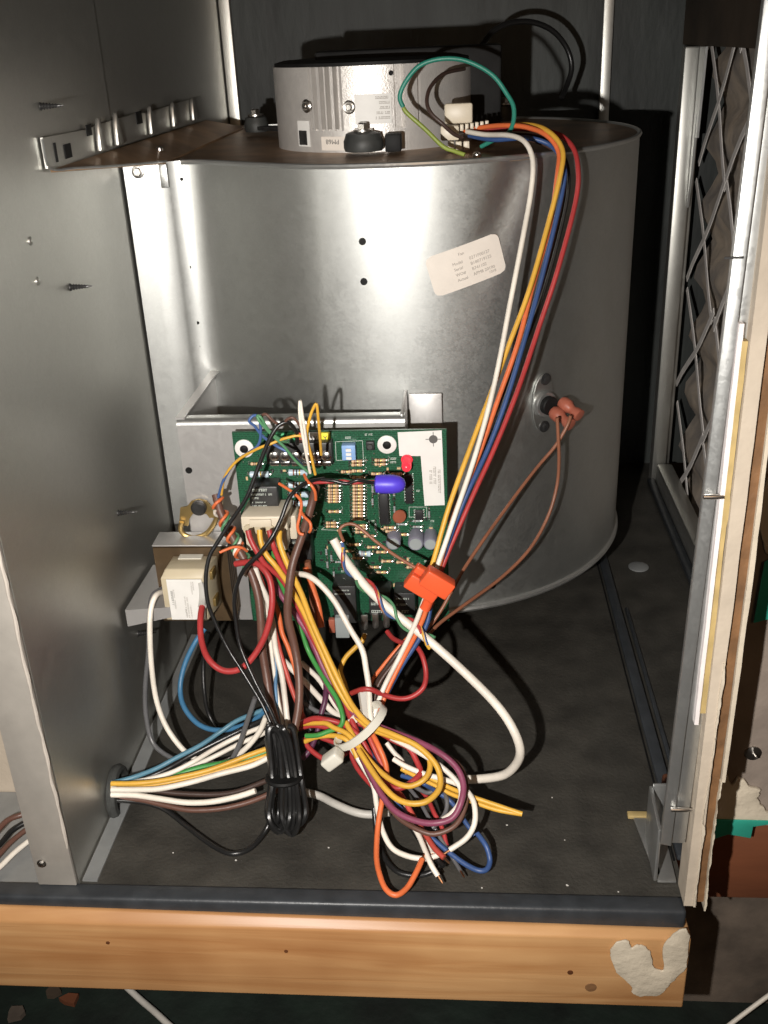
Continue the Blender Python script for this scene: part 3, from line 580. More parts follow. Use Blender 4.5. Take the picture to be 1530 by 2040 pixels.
# ------------------------------------------------------------------ transformer
tr = thing('transformer', 'small laminated transformer with cream bobbin and white label', 'transformer', (-.174, .575, .076))
mb = MB(); nl = 9
for i in range(nl): mb.box(-.1985 + (.0004 if i % 2 else 0), -.1505 - (.0004 if i % 2 else 0), .5600 + .0021 * i, .5600 + .0021 * (i + 1) - .0001, .0755, .1297)
mb.build('lamination', 'laminate', tr)
tag(tr.children[0] if tr.children else mb, None)
MB().prism([(-.1990, .5605, .1302), (-.1500, .5605, .1302), (-.1500, .5788, .1308), (-.1990, .5788, .1308)], (0, 0, .0010)).build('strap', 'bracket', tr, bevel=.0003)
mb = MB().add([(-.1885, .5600, .0900), (-.1570, .5600, .0900), (-.1570, .5600, .1240), (-.1860, .5600, .1240), (-.1880, .5350, .0912), (-.1608, .5350, .0912), (-.1608, .5350, .1215), (-.1880, .5350, .1215), (-.1850, .5385, .1262), (-.1600, .5385, .1262)],
    [(0, 1, 2, 3), (4, 7, 6, 5), (0, 4, 5, 1), (7, 8, 9, 6), (8, 3, 2, 9), (1, 5, 6, 9, 2), (0, 3, 8, 7, 4)]); mb.build('bobbin', 'bobbin', tr, bevel=.0009)
for z in (.1180, .0985): MB().box(-.1592, -.1572, .5440, .5530, z - .0028, z + .0028).build('bobbin_tab', 'brass', tr, bevel=.0003)
MB().box(-.181, -.166, .5540, .5597, .1243, .1252).build('bobbin_tape', 'tienylon', tr)
lb = MB().box(-.1840, -.1618, .5340, .5346, .0922, .1210).build('label', 'sticker', tr)
for i, (x, z, w, h) in enumerate(((-.1822, .1130, .0100, .0012), (-.1807, .1140, .0060, .0008), (-.1807, .1065, .0060, .0008), (-.1742, .1090, .0150, .0008), (-.1728, .1085, .0150, .0008), (-.1745, .1000, .0060, .0008), (-.1712, .1030, .0095, .0008), (-.1690, .1195, .0090, .0008), (-.1678, .1195, .0060, .0007))):
    glyphs(lb, face_front(x, .5337, z, R(-90)), w, h, 'ink' if i == 0 else 'inkgrey', 'print', i + 20)
# mounting lug with its bolt
mb = MB()
lg = [Vector(p) for p in [(-0.1816, 0.5740, 0.1412), (-0.1830, 0.5740, 0.1354), (-0.1796, 0.5740, 0.1310), (-0.1730, 0.5740, 0.1302), (-0.1660, 0.5740, 0.1331), (-0.1598, 0.5740, 0.1410), (-0.1570, 0.5740, 0.1489)]]
mb.tube(lg, .0017, 8, sub=5); mb.build('mounting_lug', 'brass', tr)
MB().prism([(-0.1844, 0.5780, 0.1378), (-0.1821, 0.5780, 0.1501), (-0.1774, 0.5780, 0.1511), (-0.1743, 0.5780, 0.1547), (-0.1695, 0.5780, 0.1560), (-0.1644, 0.5780, 0.1546), (-0.1616, 0.5780, 0.1506), (-0.1558, 0.5780, 0.1499), (-0.1579, 0.5780, 0.1427), (-0.1638, 0.5780, 0.1427), (-0.1655, 0.5780, 0.1456), (-0.1744, 0.5780, 0.1457), (-0.1772, 0.5780, 0.1421), (-0.1785, 0.5780, 0.1370)], (0, -.0014, 0)).build('lug_plate', 'brass', tr)
MB().lathe([(.0050, 0), (.0050, .0026), (.0038, .0036)], (-0.1694, 0.5762, 0.1508), (0, -1, 0), 20).build('lug_bolt', 'darksteel', tr)
MB().tube([(-0.1610, 0.5260, 0.1066), (-0.1613, 0.5300, 0.1089), (-0.1617, 0.5330, 0.1143), (-0.1627, 0.5345, 0.1188)], lambda t: .0028 - .0012 * t, 8, sub=4).build('wire_sleeve', 'sleeve', tr)

# ------------------------------------------------------------------ control board
PY = 0.5640; PF = PY - .0016
cb = thing('control_board', 'green furnace control board crowded with relays and resistors', 'circuit board', (-.075, PY, .075))
x0, x1, z0, z1 = -0.1393, -0.0097, .0740, .2070
MB().box(x0, x1, PF, PY, z0, z1).build('board', 'pcb', cb)
for px in [(-0.1326, 0.5624, 0.1965), (-0.0455, 0.5624, 0.1979)]:
    MB().lathe([(.0058, .0001), (.0058, .0008), (.0050, .0012)], (px[0], PF, px[2]), (0, -1, 0), 26).build('washer', 'sticker', cb)
    MB().lathe([(.0024, .0010), (.0026, .0016), (.0016, .0022)], (px[0], PF, px[2]), (0, -1, 0), 14).build('standoff', 'blackplastic', cb)
    MB().lathe([(.0020, 0), (.0020, .016)], (px[0], PY, px[2]), (0, 1, 0), 10).build('standoff_leg', 'blackplastic', cb)
st = MB().prism([(-0.0388, 0.5620, 0.2057), (-0.0125, 0.5620, 0.2066), (-0.0114, 0.5620, 0.1575), (-0.0238, 0.5620, 0.1572), (-0.0254, 0.5620, 0.1903), (-0.0382, 0.5620, 0.1905)], (0, -.0003, 0)).build('sticker', 'sticker', cb)
c = Vector((-0.0176, 0.5615, 0.2011))
mb = MB().lathe([(.0026, -.0001), (.0026, .0002)], c, (0, -1, 0), 20); mb.box(c.x - .0046, c.x - .0027, c.y - .0001, c.y, c.z - .0002, c.z + .0002).box(c.x + .0027, c.x + .0046, c.y - .0001, c.y, c.z - .0002, c.z + .0002).box(c.x - .0002, c.x + .0002, c.y - .0001, c.y, c.z + .0027, c.z + .0046).box(c.x - .0002, c.x + .0002, c.y - .0001, c.y, c.z - .0046, c.z - .0027); mb.build('print', 'ink', st)
for i, p in enumerate([(-0.0153, 0.5614, 0.1813), (-0.0180, 0.5614, 0.1833), (-0.0204, 0.5614, 0.1820)]): glyphs(st, face_front(p[0], .5614, p[2], R(-90)), (.0150, .0110, .0100)[i], .0016, 'inkgrey', 'print', 40 + i)

def resistor(px, body, bands, half, r, lift=.0028, vert=False, ms=None, name='resistor'):
    x, y, z = px; mb = MB(); ax = Vector((0, 0, 1)) if vert else Vector((1, 0, 0)); c = Vector((x, PF - lift, z))
    mb.lathe([(r * .5, -half), (r, -half * .9), (r, -half * .62), (r * .86, -half * .5), (r * .86, half * .5), (r, half * .62), (r, half * .9), (r * .5, half)], c, ax, 10, 0)
    for k, t in enumerate((-.42, -.12, .16, .75)[:bands]):
        mb.lathe([(r * .9 if abs(t) < .5 else r * 1.03, half * (t - .07)), (r * .9 if abs(t) < .5 else r * 1.03, half * (t + .07))], c, ax, 10, 1 + (k % 3))
    for s in (-1, 1):
        a = c + ax * s * half * .9; b = c + ax * s * (half + .0012); e = Vector((b.x, PF - .0002, b.z)) + ax * s * .0004
        mb.tube([a, b, e], .00045, 5, 4, sub=3)
        mb.lathe([(.0009, 0), (.0007, .0006), (.0002, .0010)], Vector((e.x, PF, e.z)), (0, -1, 0), 7, 4)
    return mb.build(name, ms or [body, 'bandbrown', 'bandblack', 'bandgold', 'solder'], cb)
for px in [(-0.0793, 0.5596, 0.1721), (-0.0795, 0.5596, 0.1694), (-0.0796, 0.5596, 0.1674), (-0.0797, 0.5596, 0.1653), (-0.0798, 0.5596, 0.1636), (-0.0800, 0.5596, 0.1616), (-0.0801, 0.5596, 0.1547), (-0.0822, 0.5596, 0.1468), (-0.0823, 0.5596, 0.1444), (-0.0639, 0.5596, 0.1776), (-0.0642, 0.5596, 0.1719), (-0.0643, 0.5596, 0.1696), (-0.0644, 0.5596, 0.1672), (-0.0645, 0.5596, 0.1649), (-0.0646, 0.5596, 0.1628), (-0.0648, 0.5596, 0.1604), (-0.0649, 0.5596, 0.1581), (-0.0650, 0.5596, 0.1560), (-0.0651, 0.5596, 0.1536), (-0.0652, 0.5596, 0.1515), (-0.0653, 0.5596, 0.1494), (-0.0640, 0.5596, 0.1449), (-0.0641, 0.5596, 0.1428), (-0.0642, 0.5596, 0.1404), (-0.0639, 0.5596, 0.1882), (-0.0641, 0.5596, 0.1859), (-0.0499, 0.5596, 0.1887), (-0.0500, 0.5596, 0.1861), (-0.0707, 0.5596, 0.1814), (-0.0640, 0.5596, 0.1819), (-0.0462, 0.5596, 0.1434), (-0.0453, 0.5596, 0.1409), (-0.0524, 0.5596, 0.1798), (-0.0402, 0.5596, 0.1794), (-0.1258, 0.5596, 0.1873), (-0.0590, 0.5596, 0.1375), (-0.0572, 0.5596, 0.1297), (-0.0516, 0.5596, 0.1262), (-0.0487, 0.5596, 0.1197), (-0.0569, 0.5596, 0.1154), (-0.0392, 0.5596, 0.1189), (-0.0329, 0.5596, 0.1153), (-0.0738, 0.5596, 0.1270), (-0.0522, 0.5596, 0.1117), (-0.0805, 0.5596, 0.1334), (-0.0688, 0.5596, 0.1316), (-0.0385, 0.5596, 0.1385), (-0.0671, 0.5596, 0.1219)]:
    resistor(px, 'restan', 4, .0034, .0011)
for px in [(-0.1242, 0.5590, 0.1806), (-0.1002, 0.5590, 0.1816), (-0.1009, 0.5590, 0.1733), (-0.1007, 0.5590, 0.1668), (-0.1012, 0.5590, 0.1607), (-0.0997, 0.5590, 0.1521), (-0.0995, 0.5590, 0.1423), (-0.0621, 0.5590, 0.1254)]: resistor(px, 'resblue', 3, .0062 if px[0] < -.08 else .0040, .0021, .0034)
for px in [(-0.0554, 0.5605, 0.1691), (-0.0558, 0.5605, 0.1606), (-0.0423, 0.5605, 0.1666), (-0.0424, 0.5605, 0.1554), (-0.0211, 0.5605, 0.1518), (-0.0868, 0.5605, 0.1259), (-0.0867, 0.5605, 0.1168), (-0.0839, 0.5605, 0.1215), (-0.0830, 0.5605, 0.1095), (-0.0547, 0.5605, 0.1434)]: resistor(px, 'glassgrey', 1, .0022, .0008, .0016, vert=True, name='diode')
for px in [(-0.0792, 0.5605, 0.1186), (-0.0746, 0.5605, 0.1150), (-0.0289, 0.5605, 0.1473), (-0.0290, 0.5605, 0.1432), (-0.0291, 0.5605, 0.1404), (-0.0384, 0.5605, 0.1450), (-0.0348, 0.5605, 0.1376)]: resistor(px, 'glassgrey', 1, .0024, .0008, .0016, name='diode')
def part(name, m, a, b, h, bevel=.0004, base=0.0):     # a block standing on the board, given two opposite corners of its front face
    return MB().box(min(a[0], b[0]), max(a[0], b[0]), PF - h, PF - .0001 - base, min(a[2], b[2]), max(a[2], b[2])).build(name, m, cb, bevel=bevel)
def chip(a, b, h, rows):
    o = part('chip', 'chip', a, b, h, .0003); xa, xb = sorted((a[0], b[0])); za, zb = sorted((a[2], b[2])); mb = MB()
    for k in range(rows):
        z = za + (zb - za) * (k + .5) / rows
        for s, x in ((-1, xa), (1, xb)): mb.box(x + (0 if s > 0 else -.0009), x + (.0009 if s > 0 else 0), PF - h * .6, PF - .0002, z - .0003, z + .0003)
    mb.build('chip_pins', 'solder', cb); o2 = cb.children[-1]; o2['kind'] = 'stuff'
chip((-0.0514, 0.5590, 0.1664), (-0.0461, 0.5590, 0.1454), .0034, 14)
chip((-0.0353, 0.5590, 0.1786), (-0.0310, 0.5590, 0.1597), .0034, 10)
chip((-0.0297, 0.5600, 0.1545), (-0.0249, 0.5600, 0.1479), .0020, 4)
MB().lathe([(.0008, -.0012), (.0038, -.0009), (.0044, 0), (.0038, .0009), (.0008, .0012)], (-0.0391, 0.5555, 0.1529), (.35, -.9, .1), 18).build('ceramic_capacitor', 'ceramic', cb)
for px, r, h in (((-0.0433, 0.5500, 0.1371), .0046, .0125), ((-0.0294, 0.5500, 0.1370), .0048, .0130), ((-0.0204, 0.5480, 0.1373), .0042, .0140)):
    mb = MB().lathe([(r, 0), (r, h * .86), (r * .93, h * .9), (r, h * .94), (r * .9, h)], (px[0], PF, px[2]), (0, -1, 0), 22, 0).lathe([(r * .78, h), (r * .78, h + .0002)], (px[0], PF, px[2]), (0, -1, 0), 20, 1); mb.build('capacitor', ['capgrey', 'glassgrey'], cb)
# terminal block with screws and colour tags
part('terminal_block', 'relay', (-0.1179, 0.5540, 0.2026), (-0.0779, 0.5540, 0.1891), .0084, .0006)
for i, px in enumerate([(-0.1129, 0.5530, 0.1948), (-0.1065, 0.5530, 0.1947), (-0.0998, 0.5530, 0.1946), (-0.0932, 0.5530, 0.1946), (-0.0868, 0.5530, 0.1945), (-0.0814, 0.5530, 0.1944)]):
    c = Vector((px[0], .5538, px[2])); MB().lathe([(.0030, 0), (.0030, .0012), (.0022, .0017)], c, (0, -1, 0), 14).build('terminal_screw', 'solder', cb)
    MB().box(c.x - .0028, c.x + .0028, .5525, .5538, c.z - .0062, c.z - .0034).build('terminal_clamp', 'solder', cb, bevel=.0004)
for (a, b, m, s) in (((-0.1124, 0.5600, 0.2066), (-0.1071, 0.5600, 0.2010), 'tgreen', ''), ((-0.1054, 0.5600, 0.2065), (-0.1007, 0.5600, 0.2009), 'tgreen', 'G'), ((-0.0990, 0.5600, 0.2067), (-0.0940, 0.5600, 0.2008), 'tred', 'R'), ((-0.0920, 0.5600, 0.2066), (-0.0864, 0.5600, 0.2007), 'twhite', 'W'), ((-0.0851, 0.5600, 0.2065), (-0.0794, 0.5600, 0.2003), 'tyellow', 'Y')):
    t = part('colour_tag', m, a, b, .0026, .0002)
    if s: text(t, s, face_front((a[0] + b[0]) / 2, PF - .0030, (a[2] + b[2]) / 2 - .0014), .0040, 'ink', 'lettering', 'CENTER')
dsw = part('dip_switch', 'dipblue', (-0.0724, 0.5565, 0.1997), (-0.0642, 0.5565, 0.1902), .0060, .0003)
for k in range(3):
    p = Vector((-0.0682, 0.5560, 0.1979)); MB().box(p.x - .0016, p.x + .0016, .5553, .5563, p.z - .0026 * k - .0017, p.z - .0026 * k).build('switch_lever', 'sticker', dsw)
part('push_button', 'chip', (-0.0579, 0.5600, 0.2007), (-0.0530, 0.5600, 0.1951), .0030); MB().lathe([(.0016, 0), (.0016, .0016)], (-0.0555, 0.5594, 0.1980), (0, -1, 0), 12).build('button_cap', 'rubber', cb)
# relays
def relay(a, b, h, seed, rows):
    o = part('relay', 'relay', a, b, h, .0008); xa = min(a[0], b[0]); za, zb = sorted((a[2], b[2])); w = abs(a[0] - b[0])
    for i, (t, l, hh) in enumerate(rows): glyphs(o, face_front(xa + w * .10, PF - h - .0002, za + (zb - za) * t), w * l, hh, 'silk', 'print', seed + i)
    return o
relay((-0.1296, 0.5480, 0.1771), (-0.1119, 0.5480, 0.1622), .0144, 60, ((.80, .55, .0017), (.62, .70, .0012), (.46, .20, .0012), (.28, .45, .0008), (.14, .5, .0007)))
part('relay_base', 'relay', (-0.1342, 0.5560, 0.1593), (-0.1053, 0.5560, 0.1473), .0064, .0006)
relay((-0.1087, 0.5480, 0.1409), (-0.0942, 0.5480, 0.1240), .0144, 70, ((.85, .4, .0014), (.66, .5, .0010), (.5, .4, .0010)))
relay((-0.0825, 0.5450, 0.1098), (-0.0678, 0.5450, 0.0827), .0174, 80, ((.88, .6, .0008), (.78, .7, .0009), (.2, .3, .0010)))
relay((-0.0599, 0.5470, 0.1043), (-0.0460, 0.5470, 0.0874), .0154, 90, ((.72, .35, .0018), (.45, .35, .0018), (.12, .6, .0020)))
relay((-0.0441, 0.5470, 0.1036), (-0.0307, 0.5470, 0.0874), .0154, 95, ((.72, .6, .0012), (.45, .5, .0014), (.12, .6, .0020)))
# silkscreen outlines
def sil(pts):
    mb = MB()
    for i in range(len(pts) - 1):
        a, b = Vector((pts[i][0], PF - .0002, pts[i][2])), Vector((pts[i + 1][0], PF - .0002, pts[i + 1][2])); d = (b - a).normalized(); p = d.cross(Vector((0, 1, 0))) * .00012
        mb.prism([a - p, a + p, b + p, b - p], (0, -.00005, 0))
    mb.build('silkscreen', 'silk', cb)
sil([(-0.0766, 0.5622, 0.2000), (-0.0602, 0.5622, 0.2005), (-0.0602, 0.5622, 0.1884), (-0.0768, 0.5622, 0.1879), (-0.0766, 0.5622, 0.2000)])
sil([(-0.0799, 0.5622, 0.1479), (-0.0892, 0.5622, 0.1410), (-0.0734, 0.5622, 0.1402)])
sil([(-0.0334, 0.5622, 0.1562), (-0.0336, 0.5622, 0.1493), (-0.0227, 0.5622, 0.1492), (-0.0226, 0.5622, 0.1561), (-0.0334, 0.5622, 0.1562)])
for i, (a, w) in enumerate((((-0.0585, 0.5622, 0.2037), .0045), ((-0.0704, 0.5622, 0.2019), .0030), ((-0.0437, 0.5622, 0.1879), .0030), ((-0.0438, 0.5622, 0.1856), .0030), ((-0.0712, 0.5622, 0.1786), .0022), ((-0.0770, 0.5622, 0.1736), .0020), ((-0.0285, 0.5622, 0.1664), .0020), ((-0.0573, 0.5622, 0.1460), .0024), ((-0.0203, 0.5622, 0.1458), .0020), ((-0.0783, 0.5622, 0.1104), .0035), ((-0.0250, 0.5622, 0.1175), .0035))): glyphs(cb, face_front(a[0], PF - .0003, a[2]), w, .0013, 'silk', 'silkscreen', 110 + i)
# solder joints and tiny chip parts all over the board
mb = MB(); rnd = random.Random(9)
for i in range(330):
    x = rnd.uniform(x0 + .004, x1 - .004); z = rnd.uniform(z0 + .006, z1 - .012)
    if x > -.037 and z > .155: continue
    if rnd.random() < .7: mb.lathe([(.0007, 0), (.0005, .0004), (.0001, .0007)], (x, PF, z), (0, -1, 0), 6, 0)
    else:
        w, h = rnd.choice(((.0011, .0006), (.0006, .0011))); mb.box(x - w, x + w, PF - .0007, PF, z - h, z + h, rnd.choice((1, 2)))
mb.build('solder_joints', ['solder', 'chip', 'restan'], cb)['kind'] = 'stuff'
# red indicator light
ld = Vector((-0.0337, 0.5560, 0.1871)); MB().lathe([(.0035, -.0052), (.0035, -.0042), (.0030, -.004), (.0030, .0020), (.0026, .0036), (.0016, .0046), (.0004, .0050)], ld, (0, -.94, -.30), 16).build('indicator_light', 'led', cb)
MB().tube([ld + Vector((.0008, .003, .003)), ld + Vector((.0008, .0062, .0035))], .0004, 5, sub=1).build('indicator_lead', 'solder', cb)
# white harness socket and plug
wp = part('socket', 'nylon', (-0.1328, 0.5330, 0.1642), (-0.1046, 0.5330, 0.1546), .0290, .0012, .004)
MB().box(wp.data.vertices[0].co.x * 0 + -0.1317, -0.1062, PF - .0270, PF - .0060, 0.1401, 0.1544).build('socket_skirt', 'nylon', cb, bevel=.0012)
MB().box(-0.1274, -0.1141, PF - .0305, PF - .0291, 0.1579, 0.1626).build('socket_latch', 'nylon', cb, bevel=.0004)
for px in [(-0.1282, 0.5330, 0.1555), (-0.1218, 0.5330, 0.1554), (-0.1158, 0.5330, 0.1554), (-0.1097, 0.5330, 0.1553)]: MB().lathe([(.0034, 0), (.0034, .0012)], (px[0], PF - .0302 + .0012, px[2] + .0004), (0, -1, 0), 14).build('socket_cavity', 'bobbin', cb)
MB().box(-0.1061, -0.1015, .5450, .5600, 0.1428, 0.1589).build('socket_ear', 'nylon', cb, bevel=.001)
# spade terminals along the bottom edge
for px, py_ in (((-0.0633, 0.5480, 0.0823), 0), ((-0.0564, 0.5480, 0.0835), 0), ((-0.0494, 0.5480, 0.0838), 0)):
    MB().prism([(px[0] - .0022, .5475, px[2] + .0055), (px[0] + .0022, .5475, px[2] + .0055), (px[0] + .0020, .5475, px[2] - .0040), (px[0] + .0010, .5475, px[2] - .0056), (px[0] - .0010, .5475, px[2] - .0056), (px[0] - .0020, .5475, px[2] - .0040)], (0, -.0012, 0)).build('spade_terminal', 'steel', cb, bevel=.0003)
p = Vector((-0.0772, 0.5450, 0.0815)); MB().box(p.x - .0045, p.x + .0045, .541, .549, p.z - .0075, p.z + .0075).build('blue_grey_plug', 'glassgrey', cb, bevel=.0008)
p = Vector((-0.0840, 0.5450, 0.0815)); MB().box(p.x - .0020, p.x + .0020, .543, .547, p.z - .0050, p.z + .0050).build('spade_sleeve', 'terminalred', cb, bevel=.0008)

# ------------------------------------------------------------------ loose fittings on the wires
a = Vector((-0.0512, 0.5310, 0.1858)); b = Vector((-0.0332, 0.5310, 0.1853)); d = (b - a)
cp = MB().lathe([(.0030, 0), (.0052, .001), (.0056, .004), (.0056, d.length * .60), (.0048, d.length * .82), (.0032, d.length * .95), (.0010, d.length)], a, d, 24).build('end_cap', 'capblue', None, origin=tuple(a))
tag(cp, 'bright violet blue wire end cap in front of the chips', 'wire cap')
oc = thing('quick_connector', 'bright orange push-on wire connector below the board corner', 'connector', (-0.0188, 0.4980, 0.1375))
def slanted(px, ang, L, H, D, name, m='orangeplastic', bevel=.0010, parent=oc):
    mt = Matrix.Translation(px) @ Matrix.Rotation(R(ang), 4, 'Y'); return MB().box(-L / 2, L / 2, -D / 2, D / 2, -H / 2, H / 2, 0, mt).build(name, m, parent, bevel=bevel, seg=3)
slanted((-0.0149, 0.4930, 0.1419), 35, .0180, .0108, .0090, 'connector_shell')
slanted((-0.0236, 0.5020, 0.1342), 35, .0200, .0100, .0080, 'connector_shell')
slanted((-0.0246, 0.5050, 0.1424), 35, .0080, .0060, .0060, 'wire_entry')
MB().tube([(-0.0197, 0.5020, 0.1269), (-0.0216, 0.5030, 0.1213), (-0.0228, 0.5030, 0.1186)], .0032, 10, sub=3).build('boot', 'orangeplastic', oc)
# nylon tie round the harness
ct = thing('cable_tie', 'translucent nylon cable tie cinched round the wire bundle', 'cable tie', (-0.0636, 0.4620, 0.0546))
a = Vector((-0.0740, 0.4560, 0.0492)); b = Vector((-0.0467, 0.4580, 0.0720)); d = (b - a).normalized(); nn = Vector((0, 1, 0)); s = d.cross(nn).normalized()
mb = MB(); k = 24; v = []
c = (a + b) / 2; hl = (b - a).length / 2
for i in range(k):
    t = 2 * math.pi * i / k; q = c + d * hl * math.cos(t) + nn * (.012 + -.012 * math.sin(t)); 
    for e in (-1, 1): v.append(q + s * .0024 * e)
    qq = c + d * (hl + .001) * math.cos(t) + nn * (.012 - .0132 * math.sin(t))
    for e in (1, -1): v.append(qq + s * .0024 * e)
mb.add(v, [(4 * i + j, 4 * i + (j + 1) % 4, 4 * ((i + 1) % k) + (j + 1) % 4, 4 * ((i + 1) % k) + j) for i in range(k) for j in range(4)]); mb.build('tie_strap', 'tienylon', ct)
mt = Matrix.Translation(a - d * .002 + Vector((0, -.001, 0))) @ Matrix((tuple(d) + (0,), tuple(nn) + (0,), tuple(s) + (0,), (0, 0, 0, 1))).transposed()
MB().box(-.0060, .0060, -.0045, .0045, -.0040, .0040, 0, mt).build('tie_head', 'tienylon', ct, bevel=.0016, seg=3)
# clip on the white wire
cl = MB().tube([(-0.0588, 0.4870, 0.0738), (-0.0578, 0.4820, 0.0674), (-0.0564, 0.4770, 0.0567)], lambda t: .0042 - .001 * t, 8, sub=3).build('wire_splice', 'w_greywhite')
tag(cl, 'cream closed-end splice on the white wire above the tie', 'splice')
# black coil of spare cord
rnd = random.Random(21); mb = MB()
top = Vector((-0.1066, 0.4620, 0.0598)); mid = Vector((-0.1040, 0.4520, 0.0368)); bot = Vector((-0.1024, 0.4360, 0.0126))
path = []
for k in range(7):
    o1 = Vector((.0012 * (k - 3) * 1.5, -.0016 * (k % 3), 0)); sp = .0035 + .0012 * (k % 4)
    path += [top + o1 + Vector((-sp * .6, 0, rnd.uniform(-.004, .002))), mid + o1 * .9 + Vector((-sp * .8, 0, 0)), bot + o1 * 1.2 + Vector((-sp, 0, .012)), bot + o1 * 1.2 + Vector((0, -.001, rnd.uniform(-.001, .006))), bot + o1 * 1.2 + Vector((sp, 0, .012)), mid + o1 * .9 + Vector((sp * .8, .001, 0)), top + o1 + Vector((sp * .6, 0, rnd.uniform(-.004, .002))), top + o1 + Vector((0, .001, .005))]
coil = thing('coiled_cord', 'hank of glossy black cord folded and tied, standing on the floor', 'cord', tuple(bot))
mb.tube(path, .0016, 7, sub=5); mb.build('cord', 'w_black', coil)
MB().lathe([(.0105, -.0012), (.0112, 0), (.0105, .0012)], mid, (0, .2, 1), 20).build('twist_tie', 'blackplastic', coil)
# grommet in the partition
gp = Vector((-0.2146, 0.4691, 0.0089)); gm = thing('cable_grommet', 'black rubber grommet in the left wall with wires passing through', 'grommet', tuple(gp))
mb = MB(); n = 28
ring = [gp + Vector((.003, .0125 * math.cos(2 * math.pi * i / n), .0145 * math.sin(2 * math.pi * i / n))) for i in range(n + 1)]
mb.tube(ring, .0034, 8, sub=1); mb.build('grommet_ring', 'rubber', gm)
MB().lathe([(.0120, .0003), (.0120, .0012)], gp, (1, 0, 0), 24).build('grommet_web', 'blackplastic', gm)

